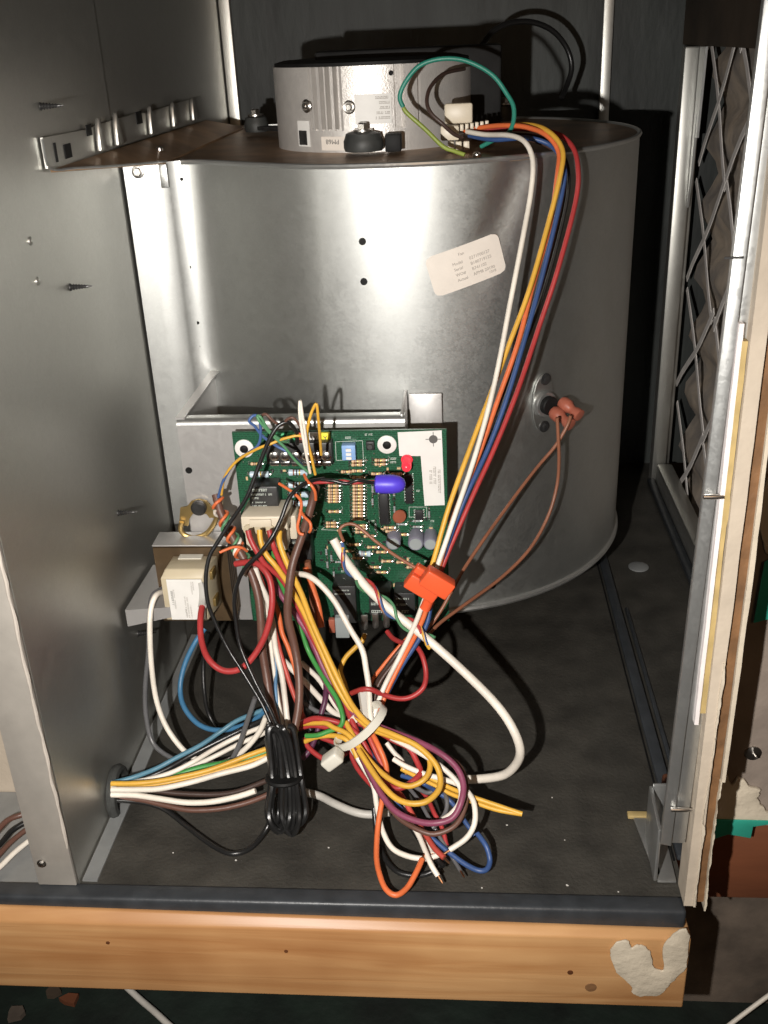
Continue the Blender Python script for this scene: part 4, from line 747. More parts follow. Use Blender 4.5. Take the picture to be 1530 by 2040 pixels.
# ------------------------------------------------------------------ wires, one object each: name, label, category, group, colour, radius (m), path (m)
WIRES = [
    ('wire', 'cream white motor wire, leftmost of the wires hanging down the blower', 'wire', 'motor wires hanging down the blower', 'white', 0.00151, [(0.0039, 0.6620, 0.3645), (0.0147, 0.6498, 0.3634), (0.0286, 0.6249, 0.3646), (0.0368, 0.6122, 0.3616), (0.0408, 0.6062, 0.3522), (0.0398, 0.5997, 0.3367), (0.0357, 0.5898, 0.3164), (0.0279, 0.5750, 0.2801), (0.0187, 0.5572, 0.2379), (0.0078, 0.5397, 0.2018), (-0.0052, 0.5217, 0.1686), (-0.0148, 0.5121, 0.1431), (-0.0235, 0.5050, 0.1218), (-0.0287, 0.5021, 0.1086), (-0.0384, 0.4978, 0.0885), (-0.0472, 0.4870, 0.0748), (-0.0525, 0.4803, 0.0619), (-0.0543, 0.4738, 0.0538)]),
    ('wire', 'orange motor wire arching over the blower rim beside the white one', 'wire', 'motor wires hanging down the blower', 'orange', 0.00151, [(0.0024, 0.6750, 0.3635), (0.0144, 0.6651, 0.3664), (0.0277, 0.6516, 0.3680), (0.0400, 0.6400, 0.3673), (0.0504, 0.6301, 0.3633), (0.0565, 0.6224, 0.3552), (0.0558, 0.6147, 0.3439), (0.0513, 0.6053, 0.3163), (0.0413, 0.5903, 0.2846), (0.0326, 0.5747, 0.2558), (0.0203, 0.5603, 0.2248), (0.0098, 0.5451, 0.1993), (-0.0044, 0.5281, 0.1691), (-0.0127, 0.5153, 0.1462), (-0.0196, 0.5060, 0.1247), (-0.0256, 0.5030, 0.1075), (-0.0359, 0.4986, 0.0878), (-0.0445, 0.4893, 0.0734), (-0.0498, 0.4824, 0.0621), (-0.0542, 0.4779, 0.0503)]),
    ('wire', 'yellow motor wire hanging down the blower behind the white one', 'wire', 'motor wires hanging down the blower', 'yellow', 0.00151, [(0.0040, 0.6800, 0.3642), (0.0255, 0.6647, 0.3669), (0.0425, 0.6447, 0.3681), (0.0522, 0.6279, 0.3648), (0.0585, 0.6181, 0.3561), (0.0569, 0.6098, 0.3433), (0.0496, 0.5998, 0.3165), (0.0387, 0.5848, 0.2828), (0.0268, 0.5721, 0.2541), (0.0158, 0.5596, 0.2280), (0.0045, 0.5447, 0.2027), (-0.0083, 0.5268, 0.1726), (-0.0172, 0.5152, 0.1447), (-0.0235, 0.5123, 0.1246)]),
    ('wire', 'blue motor wire hanging down the blower between yellow and red', 'wire', 'motor wires hanging down the blower', 'blue', 0.00151, [(0.0054, 0.6650, 0.3619), (0.0201, 0.6501, 0.3603), (0.0397, 0.6397, 0.3615), (0.0540, 0.6353, 0.3566), (0.0601, 0.6222, 0.3462), (0.0587, 0.6154, 0.3330), (0.0529, 0.6051, 0.3104), (0.0446, 0.5921, 0.2809), (0.0361, 0.5780, 0.2552), (0.0251, 0.5619, 0.2237), (0.0140, 0.5481, 0.1984), (0.0015, 0.5318, 0.1769), (-0.0098, 0.5201, 0.1500), (-0.0186, 0.5122, 0.1213), (-0.0229, 0.5060, 0.1040), (-0.0375, 0.4978, 0.0816), (-0.0470, 0.4879, 0.0669), (-0.0547, 0.4783, 0.0524)]),
    ('wire', 'red motor wire, rightmost of the wires hanging down the blower', 'wire', 'motor wires hanging down the blower', 'red', 0.00151, [(0.0070, 0.6700, 0.3637), (0.0312, 0.6596, 0.3653), (0.0547, 0.6476, 0.3635), (0.0655, 0.6351, 0.3566), (0.0686, 0.6254, 0.3441), (0.0669, 0.6179, 0.3263), (0.0563, 0.6016, 0.2905), (0.0456, 0.5903, 0.2604), (0.0322, 0.5703, 0.2270), (0.0188, 0.5533, 0.1988), (0.0052, 0.5366, 0.1742), (-0.0078, 0.5218, 0.1489), (-0.0137, 0.5139, 0.1365)]),
    ('wire', 'black motor wire running close behind the red motor wire', 'wire', 'motor wires hanging down the blower', 'black', 0.00122, [(0.0071, 0.6720, 0.3618), (0.0283, 0.6604, 0.3622), (0.0490, 0.6479, 0.3605), (0.0601, 0.6396, 0.3525), (0.0640, 0.6304, 0.3379), (0.0598, 0.6216, 0.3127), (0.0485, 0.6069, 0.2747), (0.0355, 0.5897, 0.2456), (0.0236, 0.5720, 0.2170), (0.0115, 0.5557, 0.1932), (-0.0008, 0.5399, 0.1663), (-0.0108, 0.5240, 0.1447), (-0.0155, 0.5158, 0.1326)]),
    ('wire', 'dark brown motor wire hanging behind blue and red wires', 'wire', 'motor wires hanging down the blower', 'brown', 0.00122, [(0.0086, 0.6700, 0.3607), (0.0371, 0.6548, 0.3602), (0.0560, 0.6453, 0.3535), (0.0628, 0.6358, 0.3396), (0.0580, 0.6270, 0.3121), (0.0479, 0.6124, 0.2797), (0.0364, 0.6004, 0.2487), (0.0235, 0.5821, 0.2198), (0.0094, 0.5620, 0.1924), (-0.0051, 0.5401, 0.1598), (-0.0130, 0.5238, 0.1376), (-0.0224, 0.5152, 0.1122), (-0.0375, 0.5046, 0.0874), (-0.0512, 0.4948, 0.0710), (-0.0544, 0.4823, 0.0567), (-0.0563, 0.4767, 0.0487)]),
    ('wire', 'teal green wire curled in a big loop above the motor plug', 'wire', 'motor wires hanging down the blower', 'teal', 0.00137, [(0.0125, 0.6600, 0.3556), (0.0208, 0.6553, 0.3598), (0.0279, 0.6499, 0.3632), (0.0313, 0.6458, 0.3695), (0.0314, 0.6428, 0.3785), (0.0273, 0.6408, 0.3860), (0.0185, 0.6401, 0.3969), (0.0037, 0.6399, 0.4047), (-0.0109, 0.6397, 0.4064), (-0.0235, 0.6401, 0.4032), (-0.0321, 0.6408, 0.3946), (-0.0356, 0.6407, 0.3870), (-0.0339, 0.6412, 0.3813)]),
    ('wire', 'yellow green ground wire from the teal loop to the plate', 'wire', 'motor wires hanging down the blower', 'lime', 0.0013, [(-0.0339, 0.6410, 0.3810), (-0.0311, 0.6412, 0.3773), (-0.0213, 0.6403, 0.3688), (-0.0107, 0.6380, 0.3588), (-0.0042, 0.6363, 0.3561), (0.0024, 0.6339, 0.3539)]),
    ('wire', 'thin dark brown wire looped beside the motor plug', 'wire', 'motor wires hanging down the blower', 'darkbrown', 0.00122, [(0.0027, 0.7000, 0.3988), (-0.0100, 0.6750, 0.3972), (-0.0176, 0.6603, 0.3910), (-0.0201, 0.6523, 0.3836), (-0.0177, 0.6482, 0.3769), (-0.0109, 0.6467, 0.3707), (-0.0041, 0.6503, 0.3644), (0.0010, 0.6548, 0.3618)]),
    ('cord', 'black cord curling up behind the motor near the back wall', 'cord', None, 'black', 0.00216, [(0.0166, 0.8400, 0.4104), (0.0259, 0.8497, 0.4199), (0.0395, 0.8597, 0.4249), (0.0558, 0.8699, 0.4247), (0.0722, 0.8798, 0.4181), (0.0842, 0.8851, 0.4054), (0.0887, 0.8850, 0.3910), (0.0850, 0.8800, 0.3781), (0.0798, 0.8701, 0.3693)]),
    ('wire', 'brown limit switch wire bowing right towards the blower bottom', 'wire', None, 'copperbrown', 0.00115, [(0.0602, 0.6120, 0.1951), (0.0613, 0.6119, 0.1818), (0.0624, 0.6127, 0.1644), (0.0614, 0.6116, 0.1467), (0.0555, 0.6048, 0.1279), (0.0432, 0.5920, 0.1109), (0.0245, 0.5748, 0.0994), (0.0021, 0.5533, 0.0930), (-0.0143, 0.5363, 0.0892), (-0.0227, 0.5249, 0.0863), (-0.0282, 0.5201, 0.0848)]),
    ('wire', 'brown limit switch wire running straight to the orange connector', 'wire', None, 'copperbrown', 0.00115, [(0.0693, 0.6170, 0.1945), (0.0671, 0.6167, 0.1873), (0.0594, 0.6126, 0.1750), (0.0482, 0.6058, 0.1639), (0.0341, 0.5920, 0.1508), (0.0145, 0.5650, 0.1351), (0.0006, 0.5450, 0.1229), (-0.0053, 0.5354, 0.1165), (-0.0134, 0.5284, 0.1036), (-0.0197, 0.5244, 0.0954), (-0.0267, 0.5200, 0.0884)]),
    ('cable', 'thick white sheathed thermostat cable curving across the black floor', 'cable', None, 'white', 0.00266, [(-0.0758, 0.5200, 0.1557), (-0.0705, 0.5171, 0.1460), (-0.0641, 0.5152, 0.1363), (-0.0542, 0.5122, 0.1242), (-0.0396, 0.5082, 0.1114), (-0.0220, 0.4998, 0.1004), (-0.0012, 0.4878, 0.0864), (0.0171, 0.4740, 0.0738), (0.0266, 0.4636, 0.0645), (0.0310, 0.4597, 0.0521), (0.0289, 0.4642, 0.0377), (0.0216, 0.4703, 0.0247), (0.0070, 0.4747, 0.0180), (-0.0065, 0.4778, 0.0151)]),
    ('cable', 'grey white printed cable end lying on the floor', 'cable', None, 'greywhite', 0.00245, [(-0.0446, 0.4564, 0.0080), (-0.0557, 0.4567, 0.0057), (-0.0657, 0.4584, 0.0060), (-0.0782, 0.4649, 0.0063), (-0.0885, 0.4723, 0.0056), (-0.0993, 0.4745, 0.0068), (-0.1117, 0.4748, 0.0099)]),
    ('cable', 'thick brown sheathed cable hanging down in front of the board', 'cable', None, 'sheath', 0.00245, [(-0.0854, 0.5320, 0.1844), (-0.0875, 0.5251, 0.1770), (-0.0898, 0.5203, 0.1697), (-0.0931, 0.5127, 0.1608), (-0.0982, 0.5052, 0.1473), (-0.1008, 0.5001, 0.1329), (-0.1022, 0.4968, 0.1168), (-0.0994, 0.4940, 0.0993), (-0.0971, 0.4879, 0.0844), (-0.0966, 0.4781, 0.0700), (-0.0987, 0.4682, 0.0579), (-0.1014, 0.4647, 0.0477)]),
    ('cable', 'brown sheathed cable wrapped in coloured strands beside the transformer', 'cable', None, 'sheath', 0.00259, [(-0.1490, 0.5450, 0.1737), (-0.1460, 0.5398, 0.1642), (-0.1406, 0.5351, 0.1534), (-0.1343, 0.5298, 0.1422), (-0.1282, 0.5254, 0.1313), (-0.1240, 0.5201, 0.1183), (-0.1226, 0.5147, 0.1034), (-0.1226, 0.5101, 0.0871), (-0.1201, 0.5033, 0.0700), (-0.1174, 0.4949, 0.0576), (-0.1132, 0.4854, 0.0501), (-0.1104, 0.4751, 0.0468)]),
    ('wire', 'red wire leaving the white plug at its left end', 'wire', 'loose harness wires', 'red', 0.00173, [(-0.1252, 0.5180, 0.1629), (-0.1239, 0.5164, 0.1577), (-0.1202, 0.5141, 0.1504), (-0.1161, 0.5139, 0.1423), (-0.1078, 0.5163, 0.1312), (-0.1003, 0.5142, 0.1167), (-0.0917, 0.5101, 0.0959), (-0.0822, 0.5022, 0.0778), (-0.0731, 0.4907, 0.0642), (-0.0667, 0.4801, 0.0562), (-0.0589, 0.4683, 0.0455), (-0.0522, 0.4569, 0.0365), (-0.0446, 0.4497, 0.0342), (-0.0368, 0.4467, 0.0346), (-0.0296, 0.4499, 0.0370), (-0.0256, 0.4548, 0.0390), (-0.0277, 0.4606, 0.0419), (-0.0327, 0.4669, 0.0469), (-0.0424, 0.4718, 0.0488), (-0.0548, 0.4803, 0.0502), (-0.0672, 0.4841, 0.0523)]),
    ('wire', 'yellow wire leaving the white plug beside the left red wire', 'wire', 'loose harness wires', 'yellow', 0.00166, [(-0.1184, 0.5180, 0.1629), (-0.1176, 0.5148, 0.1567), (-0.1147, 0.5130, 0.1492), (-0.1095, 0.5113, 0.1427), (-0.1029, 0.5111, 0.1304), (-0.0949, 0.5089, 0.1125), (-0.0851, 0.5023, 0.0886), (-0.0765, 0.4932, 0.0719), (-0.0667, 0.4840, 0.0604), (-0.0555, 0.4739, 0.0555), (-0.0387, 0.4657, 0.0544), (-0.0262, 0.4600, 0.0529), (-0.0210, 0.4563, 0.0499), (-0.0198, 0.4497, 0.0466), (-0.0230, 0.4440, 0.0432), (-0.0307, 0.4420, 0.0401), (-0.0384, 0.4443, 0.0401), (-0.0470, 0.4500, 0.0420), (-0.0550, 0.4577, 0.0453), (-0.0621, 0.4657, 0.0504), (-0.0699, 0.4781, 0.0562)]),
    ('wire', 'red wire leaving the white plug near its middle', 'wire', 'loose harness wires', 'red', 0.00166, [(-0.1128, 0.5180, 0.1628), (-0.1108, 0.5149, 0.1561), (-0.1090, 0.5144, 0.1489), (-0.1049, 0.5141, 0.1369), (-0.0997, 0.5137, 0.1214), (-0.0926, 0.5113, 0.1040), (-0.0858, 0.5047, 0.0870), (-0.0778, 0.4950, 0.0720), (-0.0701, 0.4871, 0.0599), (-0.0655, 0.4803, 0.0540), (-0.0625, 0.4749, 0.0489)]),
    ('wire', 'yellow wire leaving the white plug at its right end', 'wire', 'loose harness wires', 'yellow', 0.00173, [(-0.1067, 0.5180, 0.1621), (-0.1065, 0.5141, 0.1573), (-0.1038, 0.5107, 0.1490), (-0.0995, 0.5078, 0.1388), (-0.0946, 0.5058, 0.1266), (-0.0890, 0.5018, 0.1097), (-0.0814, 0.4959, 0.0929), (-0.0723, 0.4880, 0.0750), (-0.0648, 0.4790, 0.0661), (-0.0552, 0.4699, 0.0611), (-0.0416, 0.4627, 0.0599), (-0.0273, 0.4560, 0.0572), (-0.0173, 0.4487, 0.0516), (-0.0139, 0.4426, 0.0460), (-0.0150, 0.4362, 0.0421), (-0.0216, 0.4303, 0.0395), (-0.0303, 0.4296, 0.0386), (-0.0387, 0.4332, 0.0392), (-0.0464, 0.4399, 0.0426), (-0.0532, 0.4486, 0.0463), (-0.0609, 0.4603, 0.0502)]),
    ('wire', 'large red wire loop from the transformer to the harness', 'wire', 'loose harness wires', 'red', 0.00194, [(-0.1612, 0.5270, 0.1067), (-0.1608, 0.5180, 0.1022), (-0.1586, 0.5073, 0.0940), (-0.1524, 0.4961, 0.0880), (-0.1431, 0.4919, 0.0827), (-0.1320, 0.4919, 0.0844), (-0.1224, 0.4953, 0.0940), (-0.1154, 0.4987, 0.1076), (-0.1119, 0.5029, 0.1233), (-0.1132, 0.5082, 0.1354), (-0.1186, 0.5129, 0.1414), (-0.1254, 0.5183, 0.1415), (-0.1365, 0.5247, 0.1370)]),
    ('wire', 'purple wire sweeping round the largest harness loop', 'wire', 'loose harness wires', 'purple', 0.0018, [(-0.1164, 0.5220, 0.1344), (-0.1101, 0.5201, 0.1185), (-0.1012, 0.5158, 0.1068), (-0.0927, 0.5109, 0.0937), (-0.0847, 0.5020, 0.0781), (-0.0750, 0.4920, 0.0655), (-0.0636, 0.4812, 0.0587), (-0.0490, 0.4710, 0.0584), (-0.0289, 0.4606, 0.0575), (-0.0150, 0.4521, 0.0560), (-0.0053, 0.4454, 0.0515), (-0.0012, 0.4380, 0.0459), (-0.0023, 0.4300, 0.0403), (-0.0068, 0.4251, 0.0336), (-0.0154, 0.4230, 0.0312), (-0.0256, 0.4252, 0.0298), (-0.0379, 0.4310, 0.0309), (-0.0468, 0.4404, 0.0346), (-0.0530, 0.4497, 0.0398), (-0.0591, 0.4598, 0.0454), (-0.0642, 0.4681, 0.0491)]),
    ('wire', 'brown wire on the outside of the purple harness loop', 'wire', 'loose harness wires', 'sheath', 0.00151, [(-0.0869, 0.5080, 0.0741), (-0.0766, 0.4971, 0.0618), (-0.0641, 0.4847, 0.0537), (-0.0485, 0.4752, 0.0528), (-0.0293, 0.4656, 0.0507), (-0.0115, 0.4566, 0.0502), (-0.0026, 0.4497, 0.0467), (0.0007, 0.4422, 0.0384), (-0.0008, 0.4332, 0.0316), (-0.0061, 0.4260, 0.0265), (-0.0167, 0.4231, 0.0232), (-0.0256, 0.4249, 0.0240), (-0.0362, 0.4318, 0.0252), (-0.0442, 0.4398, 0.0291), (-0.0525, 0.4522, 0.0333), (-0.0602, 0.4633, 0.0425)]),
    ('wire', 'green wire hooking round above the cable tie', 'wire', 'loose harness wires', 'green', 0.00151, [(-0.1110, 0.5160, 0.1494), (-0.1108, 0.5186, 0.1341), (-0.1036, 0.5182, 0.1104), (-0.0975, 0.5142, 0.0922), (-0.0944, 0.5112, 0.0838), (-0.0887, 0.5041, 0.0771), (-0.0810, 0.4939, 0.0710), (-0.0747, 0.4851, 0.0661), (-0.0713, 0.4771, 0.0602), (-0.0732, 0.4748, 0.0554), (-0.0800, 0.4742, 0.0524), (-0.0865, 0.4736, 0.0500), (-0.0939, 0.4760, 0.0476)]),
    ('wire', 'dark purple wire crossing behind the green wire', 'wire', 'loose harness wires', 'darkpurple', 0.00173, [(-0.0870, 0.5150, 0.0767), (-0.0851, 0.5103, 0.0654), (-0.0845, 0.4997, 0.0577), (-0.0870, 0.4930, 0.0497), (-0.0890, 0.4860, 0.0418), (-0.0927, 0.4780, 0.0355), (-0.0972, 0.4743, 0.0318)]),
    ('wire', 'blue wire through the cable tie curling up on the floor', 'wire', 'loose harness wires', 'blue', 0.00151, [(-0.0675, 0.4900, 0.0596), (-0.0655, 0.4823, 0.0530), (-0.0605, 0.4738, 0.0479), (-0.0535, 0.4649, 0.0405), (-0.0472, 0.4553, 0.0343), (-0.0393, 0.4452, 0.0248), (-0.0287, 0.4350, 0.0197), (-0.0189, 0.4276, 0.0160), (-0.0084, 0.4201, 0.0120), (0.0002, 0.4144, 0.0097), (0.0071, 0.4109, 0.0092), (0.0114, 0.4123, 0.0092), (0.0130, 0.4170, 0.0113), (0.0110, 0.4216, 0.0167), (0.0063, 0.4281, 0.0194)]),
    ('wire', 'black wire running beside the blue wire through the tie', 'wire', 'loose harness wires', 'black', 0.00144, [(-0.0629, 0.4840, 0.0513), (-0.0579, 0.4766, 0.0456), (-0.0509, 0.4684, 0.0384), (-0.0460, 0.4599, 0.0324), (-0.0392, 0.4497, 0.0246), (-0.0322, 0.4397, 0.0149), (-0.0217, 0.4246, 0.0105), (-0.0120, 0.4128, 0.0101)]),
    ('wire', 'orange red wire running through the tie to a cut end', 'wire', 'loose harness wires', 'redorange', 0.00158, [(-0.0592, 0.4800, 0.0526), (-0.0543, 0.4717, 0.0457), (-0.0471, 0.4619, 0.0356), (-0.0411, 0.4522, 0.0300), (-0.0357, 0.4473, 0.0271), (-0.0295, 0.4383, 0.0219), (-0.0224, 0.4284, 0.0178), (-0.0172, 0.4200, 0.0159), (-0.0119, 0.4144, 0.0145)]),
    ('wire', 'orange wire hanging in a long loop over the front edge', 'wire', 'loose harness wires', 'orange', 0.00158, [(-0.0553, 0.4760, 0.0521), (-0.0497, 0.4662, 0.0476), (-0.0455, 0.4597, 0.0394), (-0.0455, 0.4518, 0.0336), (-0.0471, 0.4419, 0.0293), (-0.0490, 0.4301, 0.0203), (-0.0489, 0.4153, 0.0130), (-0.0461, 0.4027, 0.0122), (-0.0423, 0.3947, 0.0107), (-0.0369, 0.3918, 0.0099), (-0.0313, 0.3969, 0.0101), (-0.0267, 0.4049, 0.0131), (-0.0238, 0.4127, 0.0148)]),
    ('wire', 'white wire curving below the harness to a bare end', 'wire', 'loose harness wires', 'white', 0.00158, [(-0.0662, 0.4680, 0.0454), (-0.0585, 0.4601, 0.0371), (-0.0527, 0.4517, 0.0319), (-0.0501, 0.4421, 0.0242), (-0.0465, 0.4318, 0.0164), (-0.0406, 0.4228, 0.0125), (-0.0313, 0.4173, 0.0121), (-0.0217, 0.4161, 0.0120), (-0.0148, 0.4184, 0.0127)]),
    ('wire', 'white wire crossing the loops and hooking down on the right', 'wire', 'loose harness wires', 'white', 0.00158, [(-0.0413, 0.4620, 0.0426), (-0.0340, 0.4581, 0.0406), (-0.0231, 0.4541, 0.0386), (-0.0117, 0.4499, 0.0383), (-0.0025, 0.4453, 0.0379), (0.0033, 0.4379, 0.0364), (0.0052, 0.4308, 0.0334), (0.0045, 0.4246, 0.0284), (-0.0000, 0.4214, 0.0218), (-0.0089, 0.4177, 0.0170)]),
    ('wire', 'white wire partly hidden inside the purple loop', 'wire', 'loose harness wires', 'white', 0.00158, [(-0.0424, 0.4680, 0.0530), (-0.0307, 0.4601, 0.0522), (-0.0181, 0.4530, 0.0490), (-0.0104, 0.4488, 0.0452), (-0.0051, 0.4459, 0.0407), (-0.0024, 0.4412, 0.0379), (-0.0034, 0.4349, 0.0345), (-0.0080, 0.4304, 0.0309), (-0.0128, 0.4279, 0.0290)]),
    ('wire', 'longer of two white cut wire ends pointing at the front edge', 'wire', 'loose harness wires', 'white', 0.00151, [(-0.0453, 0.4500, 0.0242), (-0.0361, 0.4410, 0.0215), (-0.0276, 0.4303, 0.0184), (-0.0222, 0.4183, 0.0155), (-0.0189, 0.4097, 0.0142), (-0.0151, 0.4053, 0.0104)]),
    ('wire', 'shorter of two white cut wire ends pointing at the front edge', 'wire', 'loose harness wires', 'white', 0.00137, [(-0.0397, 0.4520, 0.0225), (-0.0319, 0.4437, 0.0164), (-0.0242, 0.4333, 0.0137), (-0.0206, 0.4263, 0.0114), (-0.0184, 0.4199, 0.0117)]),
    ('wire', 'yellow folded wire tail pointing right beyond the loops, upper strand', 'wire', 'loose harness wires', 'yellow', 0.00137, [(-0.0368, 0.4620, 0.0380), (-0.0201, 0.4531, 0.0367), (-0.0085, 0.4473, 0.0345), (0.0046, 0.4399, 0.0345), (0.0177, 0.4363, 0.0321), (0.0311, 0.4328, 0.0296)]),
    ('wire', 'yellow folded wire tail pointing right beyond the loops, lower strand', 'wire', 'loose harness wires', 'yellow', 0.00137, [(-0.0369, 0.4620, 0.0354), (-0.0199, 0.4529, 0.0330), (-0.0082, 0.4467, 0.0309), (0.0046, 0.4403, 0.0308), (0.0174, 0.4357, 0.0296), (0.0310, 0.4328, 0.0294)]),
    ('wire', 'black wire curling under the orange loop at the front', 'wire', 'loose harness wires', 'black', 0.00151, [(-0.0524, 0.4460, 0.0202), (-0.0505, 0.4363, 0.0104), (-0.0465, 0.4260, 0.0047), (-0.0383, 0.4157, 0.0027), (-0.0272, 0.4131, 0.0025), (-0.0182, 0.4139, 0.0051), (-0.0108, 0.4203, 0.0079)]),
    ('wire', 'grey wire curving inside the harness loops', 'wire', 'loose harness wires', 'grey', 0.0013, [(-0.0324, 0.4570, 0.0294), (-0.0223, 0.4501, 0.0285), (-0.0161, 0.4498, 0.0306), (-0.0110, 0.4442, 0.0302), (-0.0108, 0.4388, 0.0263), (-0.0139, 0.4331, 0.0240), (-0.0187, 0.4297, 0.0211)]),
    ('wire', 'grey straight wire end crossing inside the purple loop', 'wire', 'loose harness wires', 'grey', 0.00115, [(-0.0324, 0.4550, 0.0274), (-0.0267, 0.4472, 0.0257), (-0.0205, 0.4369, 0.0217), (-0.0146, 0.4297, 0.0151), (-0.0077, 0.4196, 0.0102), (-0.0030, 0.4108, 0.0088)]),
    ('wire', 'dark red wire end lying under the harness loops', 'wire', 'loose harness wires', 'red', 0.00137, [(-0.0267, 0.4560, 0.0267), (-0.0219, 0.4503, 0.0245), (-0.0177, 0.4411, 0.0216), (-0.0133, 0.4342, 0.0175), (-0.0107, 0.4259, 0.0120)]),
    ('wire', 'blue short wire piece inside the outer yellow loop', 'wire', 'loose harness wires', 'blue', 0.00137, [(-0.0369, 0.4600, 0.0323), (-0.0278, 0.4557, 0.0325), (-0.0219, 0.4532, 0.0309), (-0.0163, 0.4469, 0.0321), (-0.0077, 0.4433, 0.0274), (0.0004, 0.4330, 0.0217), (0.0050, 0.4281, 0.0179)]),
    ('wire', 'white short wire stub with bare tip inside the loops', 'wire', 'loose harness wires', 'white', 0.00144, [(-0.0458, 0.4720, 0.0462), (-0.0411, 0.4681, 0.0419), (-0.0367, 0.4648, 0.0391), (-0.0351, 0.4614, 0.0355)]),
    ('wire', 'red wire entering the tie from the left, upper', 'wire', 'loose harness wires', 'red', 0.00173, [(-0.1016, 0.4880, 0.0460), (-0.0902, 0.4827, 0.0550), (-0.0819, 0.4799, 0.0565), (-0.0736, 0.4784, 0.0553), (-0.0660, 0.4743, 0.0536), (-0.0601, 0.4702, 0.0497), (-0.0544, 0.4648, 0.0405)]),
    ('wire', 'red wire entering the tie from the left, lower', 'wire', 'loose harness wires', 'red', 0.00166, [(-0.1039, 0.4900, 0.0407), (-0.0925, 0.4860, 0.0475), (-0.0823, 0.4831, 0.0485), (-0.0731, 0.4801, 0.0479), (-0.0653, 0.4760, 0.0450), (-0.0613, 0.4702, 0.0405), (-0.0556, 0.4586, 0.0325)]),
    ('wire', 'yellow wire entering the tie from the left, upper', 'wire', 'loose harness wires', 'yellow', 0.00158, [(-0.0983, 0.4870, 0.0479), (-0.0829, 0.4783, 0.0553), (-0.0765, 0.4742, 0.0552), (-0.0686, 0.4703, 0.0540), (-0.0631, 0.4656, 0.0509), (-0.0581, 0.4617, 0.0446), (-0.0523, 0.4549, 0.0397)]),
    ('wire', 'yellow wire entering the tie from the left, lower', 'wire', 'loose harness wires', 'yellow', 0.00158, [(-0.0950, 0.4780, 0.0419), (-0.0879, 0.4754, 0.0472), (-0.0785, 0.4733, 0.0501), (-0.0708, 0.4702, 0.0510), (-0.0659, 0.4673, 0.0478), (-0.0624, 0.4628, 0.0424)]),
    ('wire', 'red wire looping low to the left of the tie head', 'wire', 'loose harness wires', 'red', 0.00158, [(-0.0962, 0.4820, 0.0414), (-0.0939, 0.4781, 0.0385), (-0.0888, 0.4740, 0.0361), (-0.0822, 0.4707, 0.0344), (-0.0759, 0.4699, 0.0353), (-0.0700, 0.4721, 0.0387)]),
    ('wire', 'dark red wire lying behind the tie head', 'wire', 'loose harness wires', 'red', 0.00151, [(-0.0868, 0.4870, 0.0376), (-0.0787, 0.4841, 0.0366), (-0.0707, 0.4804, 0.0358), (-0.0640, 0.4703, 0.0292), (-0.0562, 0.4602, 0.0268), (-0.0480, 0.4496, 0.0275)]),
    ('wire', 'white wire with clip curving down from the board to the tie', 'wire', 'loose harness wires', 'white', 0.0018, [(-0.1005, 0.5220, 0.1316), (-0.0921, 0.5168, 0.1331), (-0.0842, 0.5130, 0.1290), (-0.0758, 0.5094, 0.1194), (-0.0673, 0.5027, 0.1056), (-0.0600, 0.4971, 0.0944), (-0.0574, 0.4901, 0.0847), (-0.0558, 0.4842, 0.0763), (-0.0552, 0.4778, 0.0631), (-0.0531, 0.4742, 0.0554)]),
    ('wire', 'yellow wire curving from a board spade terminal', 'wire', 'loose harness wires', 'yellow', 0.00158, [(-0.0617, 0.5310, 0.0840), (-0.0635, 0.5292, 0.0796), (-0.0683, 0.5262, 0.0761), (-0.0738, 0.5223, 0.0716), (-0.0767, 0.5172, 0.0661), (-0.0739, 0.5098, 0.0624), (-0.0718, 0.5051, 0.0581)]),
    ('wire', 'red wire looping right from a board spade terminal', 'wire', 'loose harness wires', 'red', 0.00158, [(-0.0479, 0.5320, 0.0849), (-0.0437, 0.5260, 0.0836), (-0.0376, 0.5186, 0.0854), (-0.0300, 0.5103, 0.0892), (-0.0251, 0.5027, 0.0868), (-0.0227, 0.4960, 0.0790), (-0.0241, 0.4897, 0.0733), (-0.0303, 0.4869, 0.0688), (-0.0379, 0.4857, 0.0677), (-0.0474, 0.4851, 0.0708), (-0.0544, 0.4829, 0.0761), (-0.0602, 0.4839, 0.0753), (-0.0670, 0.4899, 0.0684)]),
    ('wire', 'thin orange wire leading from the connector down to the tie', 'wire', 'loose harness wires', 'orange', 0.00122, [(-0.0184, 0.5120, 0.1177), (-0.0235, 0.5147, 0.1039), (-0.0333, 0.5202, 0.0893), (-0.0418, 0.5178, 0.0803), (-0.0498, 0.5121, 0.0725), (-0.0556, 0.5063, 0.0667), (-0.0582, 0.5002, 0.0597)]),
    ('wire', 'dark brown wire running beside the thin orange wire', 'wire', 'loose harness wires', 'darkbrown', 0.00144, [(-0.0257, 0.5220, 0.0977), (-0.0382, 0.5177, 0.0822), (-0.0472, 0.5097, 0.0733), (-0.0532, 0.5000, 0.0673), (-0.0557, 0.4897, 0.0618), (-0.0543, 0.4813, 0.0541)]),
    ('wire', 'white wire dropping behind the brown sheathed cable', 'wire', 'loose harness wires', 'white', 0.0018, [(-0.1256, 0.5270, 0.1334), (-0.1235, 0.5260, 0.1237), (-0.1195, 0.5244, 0.1121), (-0.1172, 0.5219, 0.0976), (-0.1161, 0.5179, 0.0816), (-0.1122, 0.5101, 0.0671), (-0.1094, 0.4999, 0.0556), (-0.1072, 0.4916, 0.0444), (-0.1019, 0.4821, 0.0339)]),
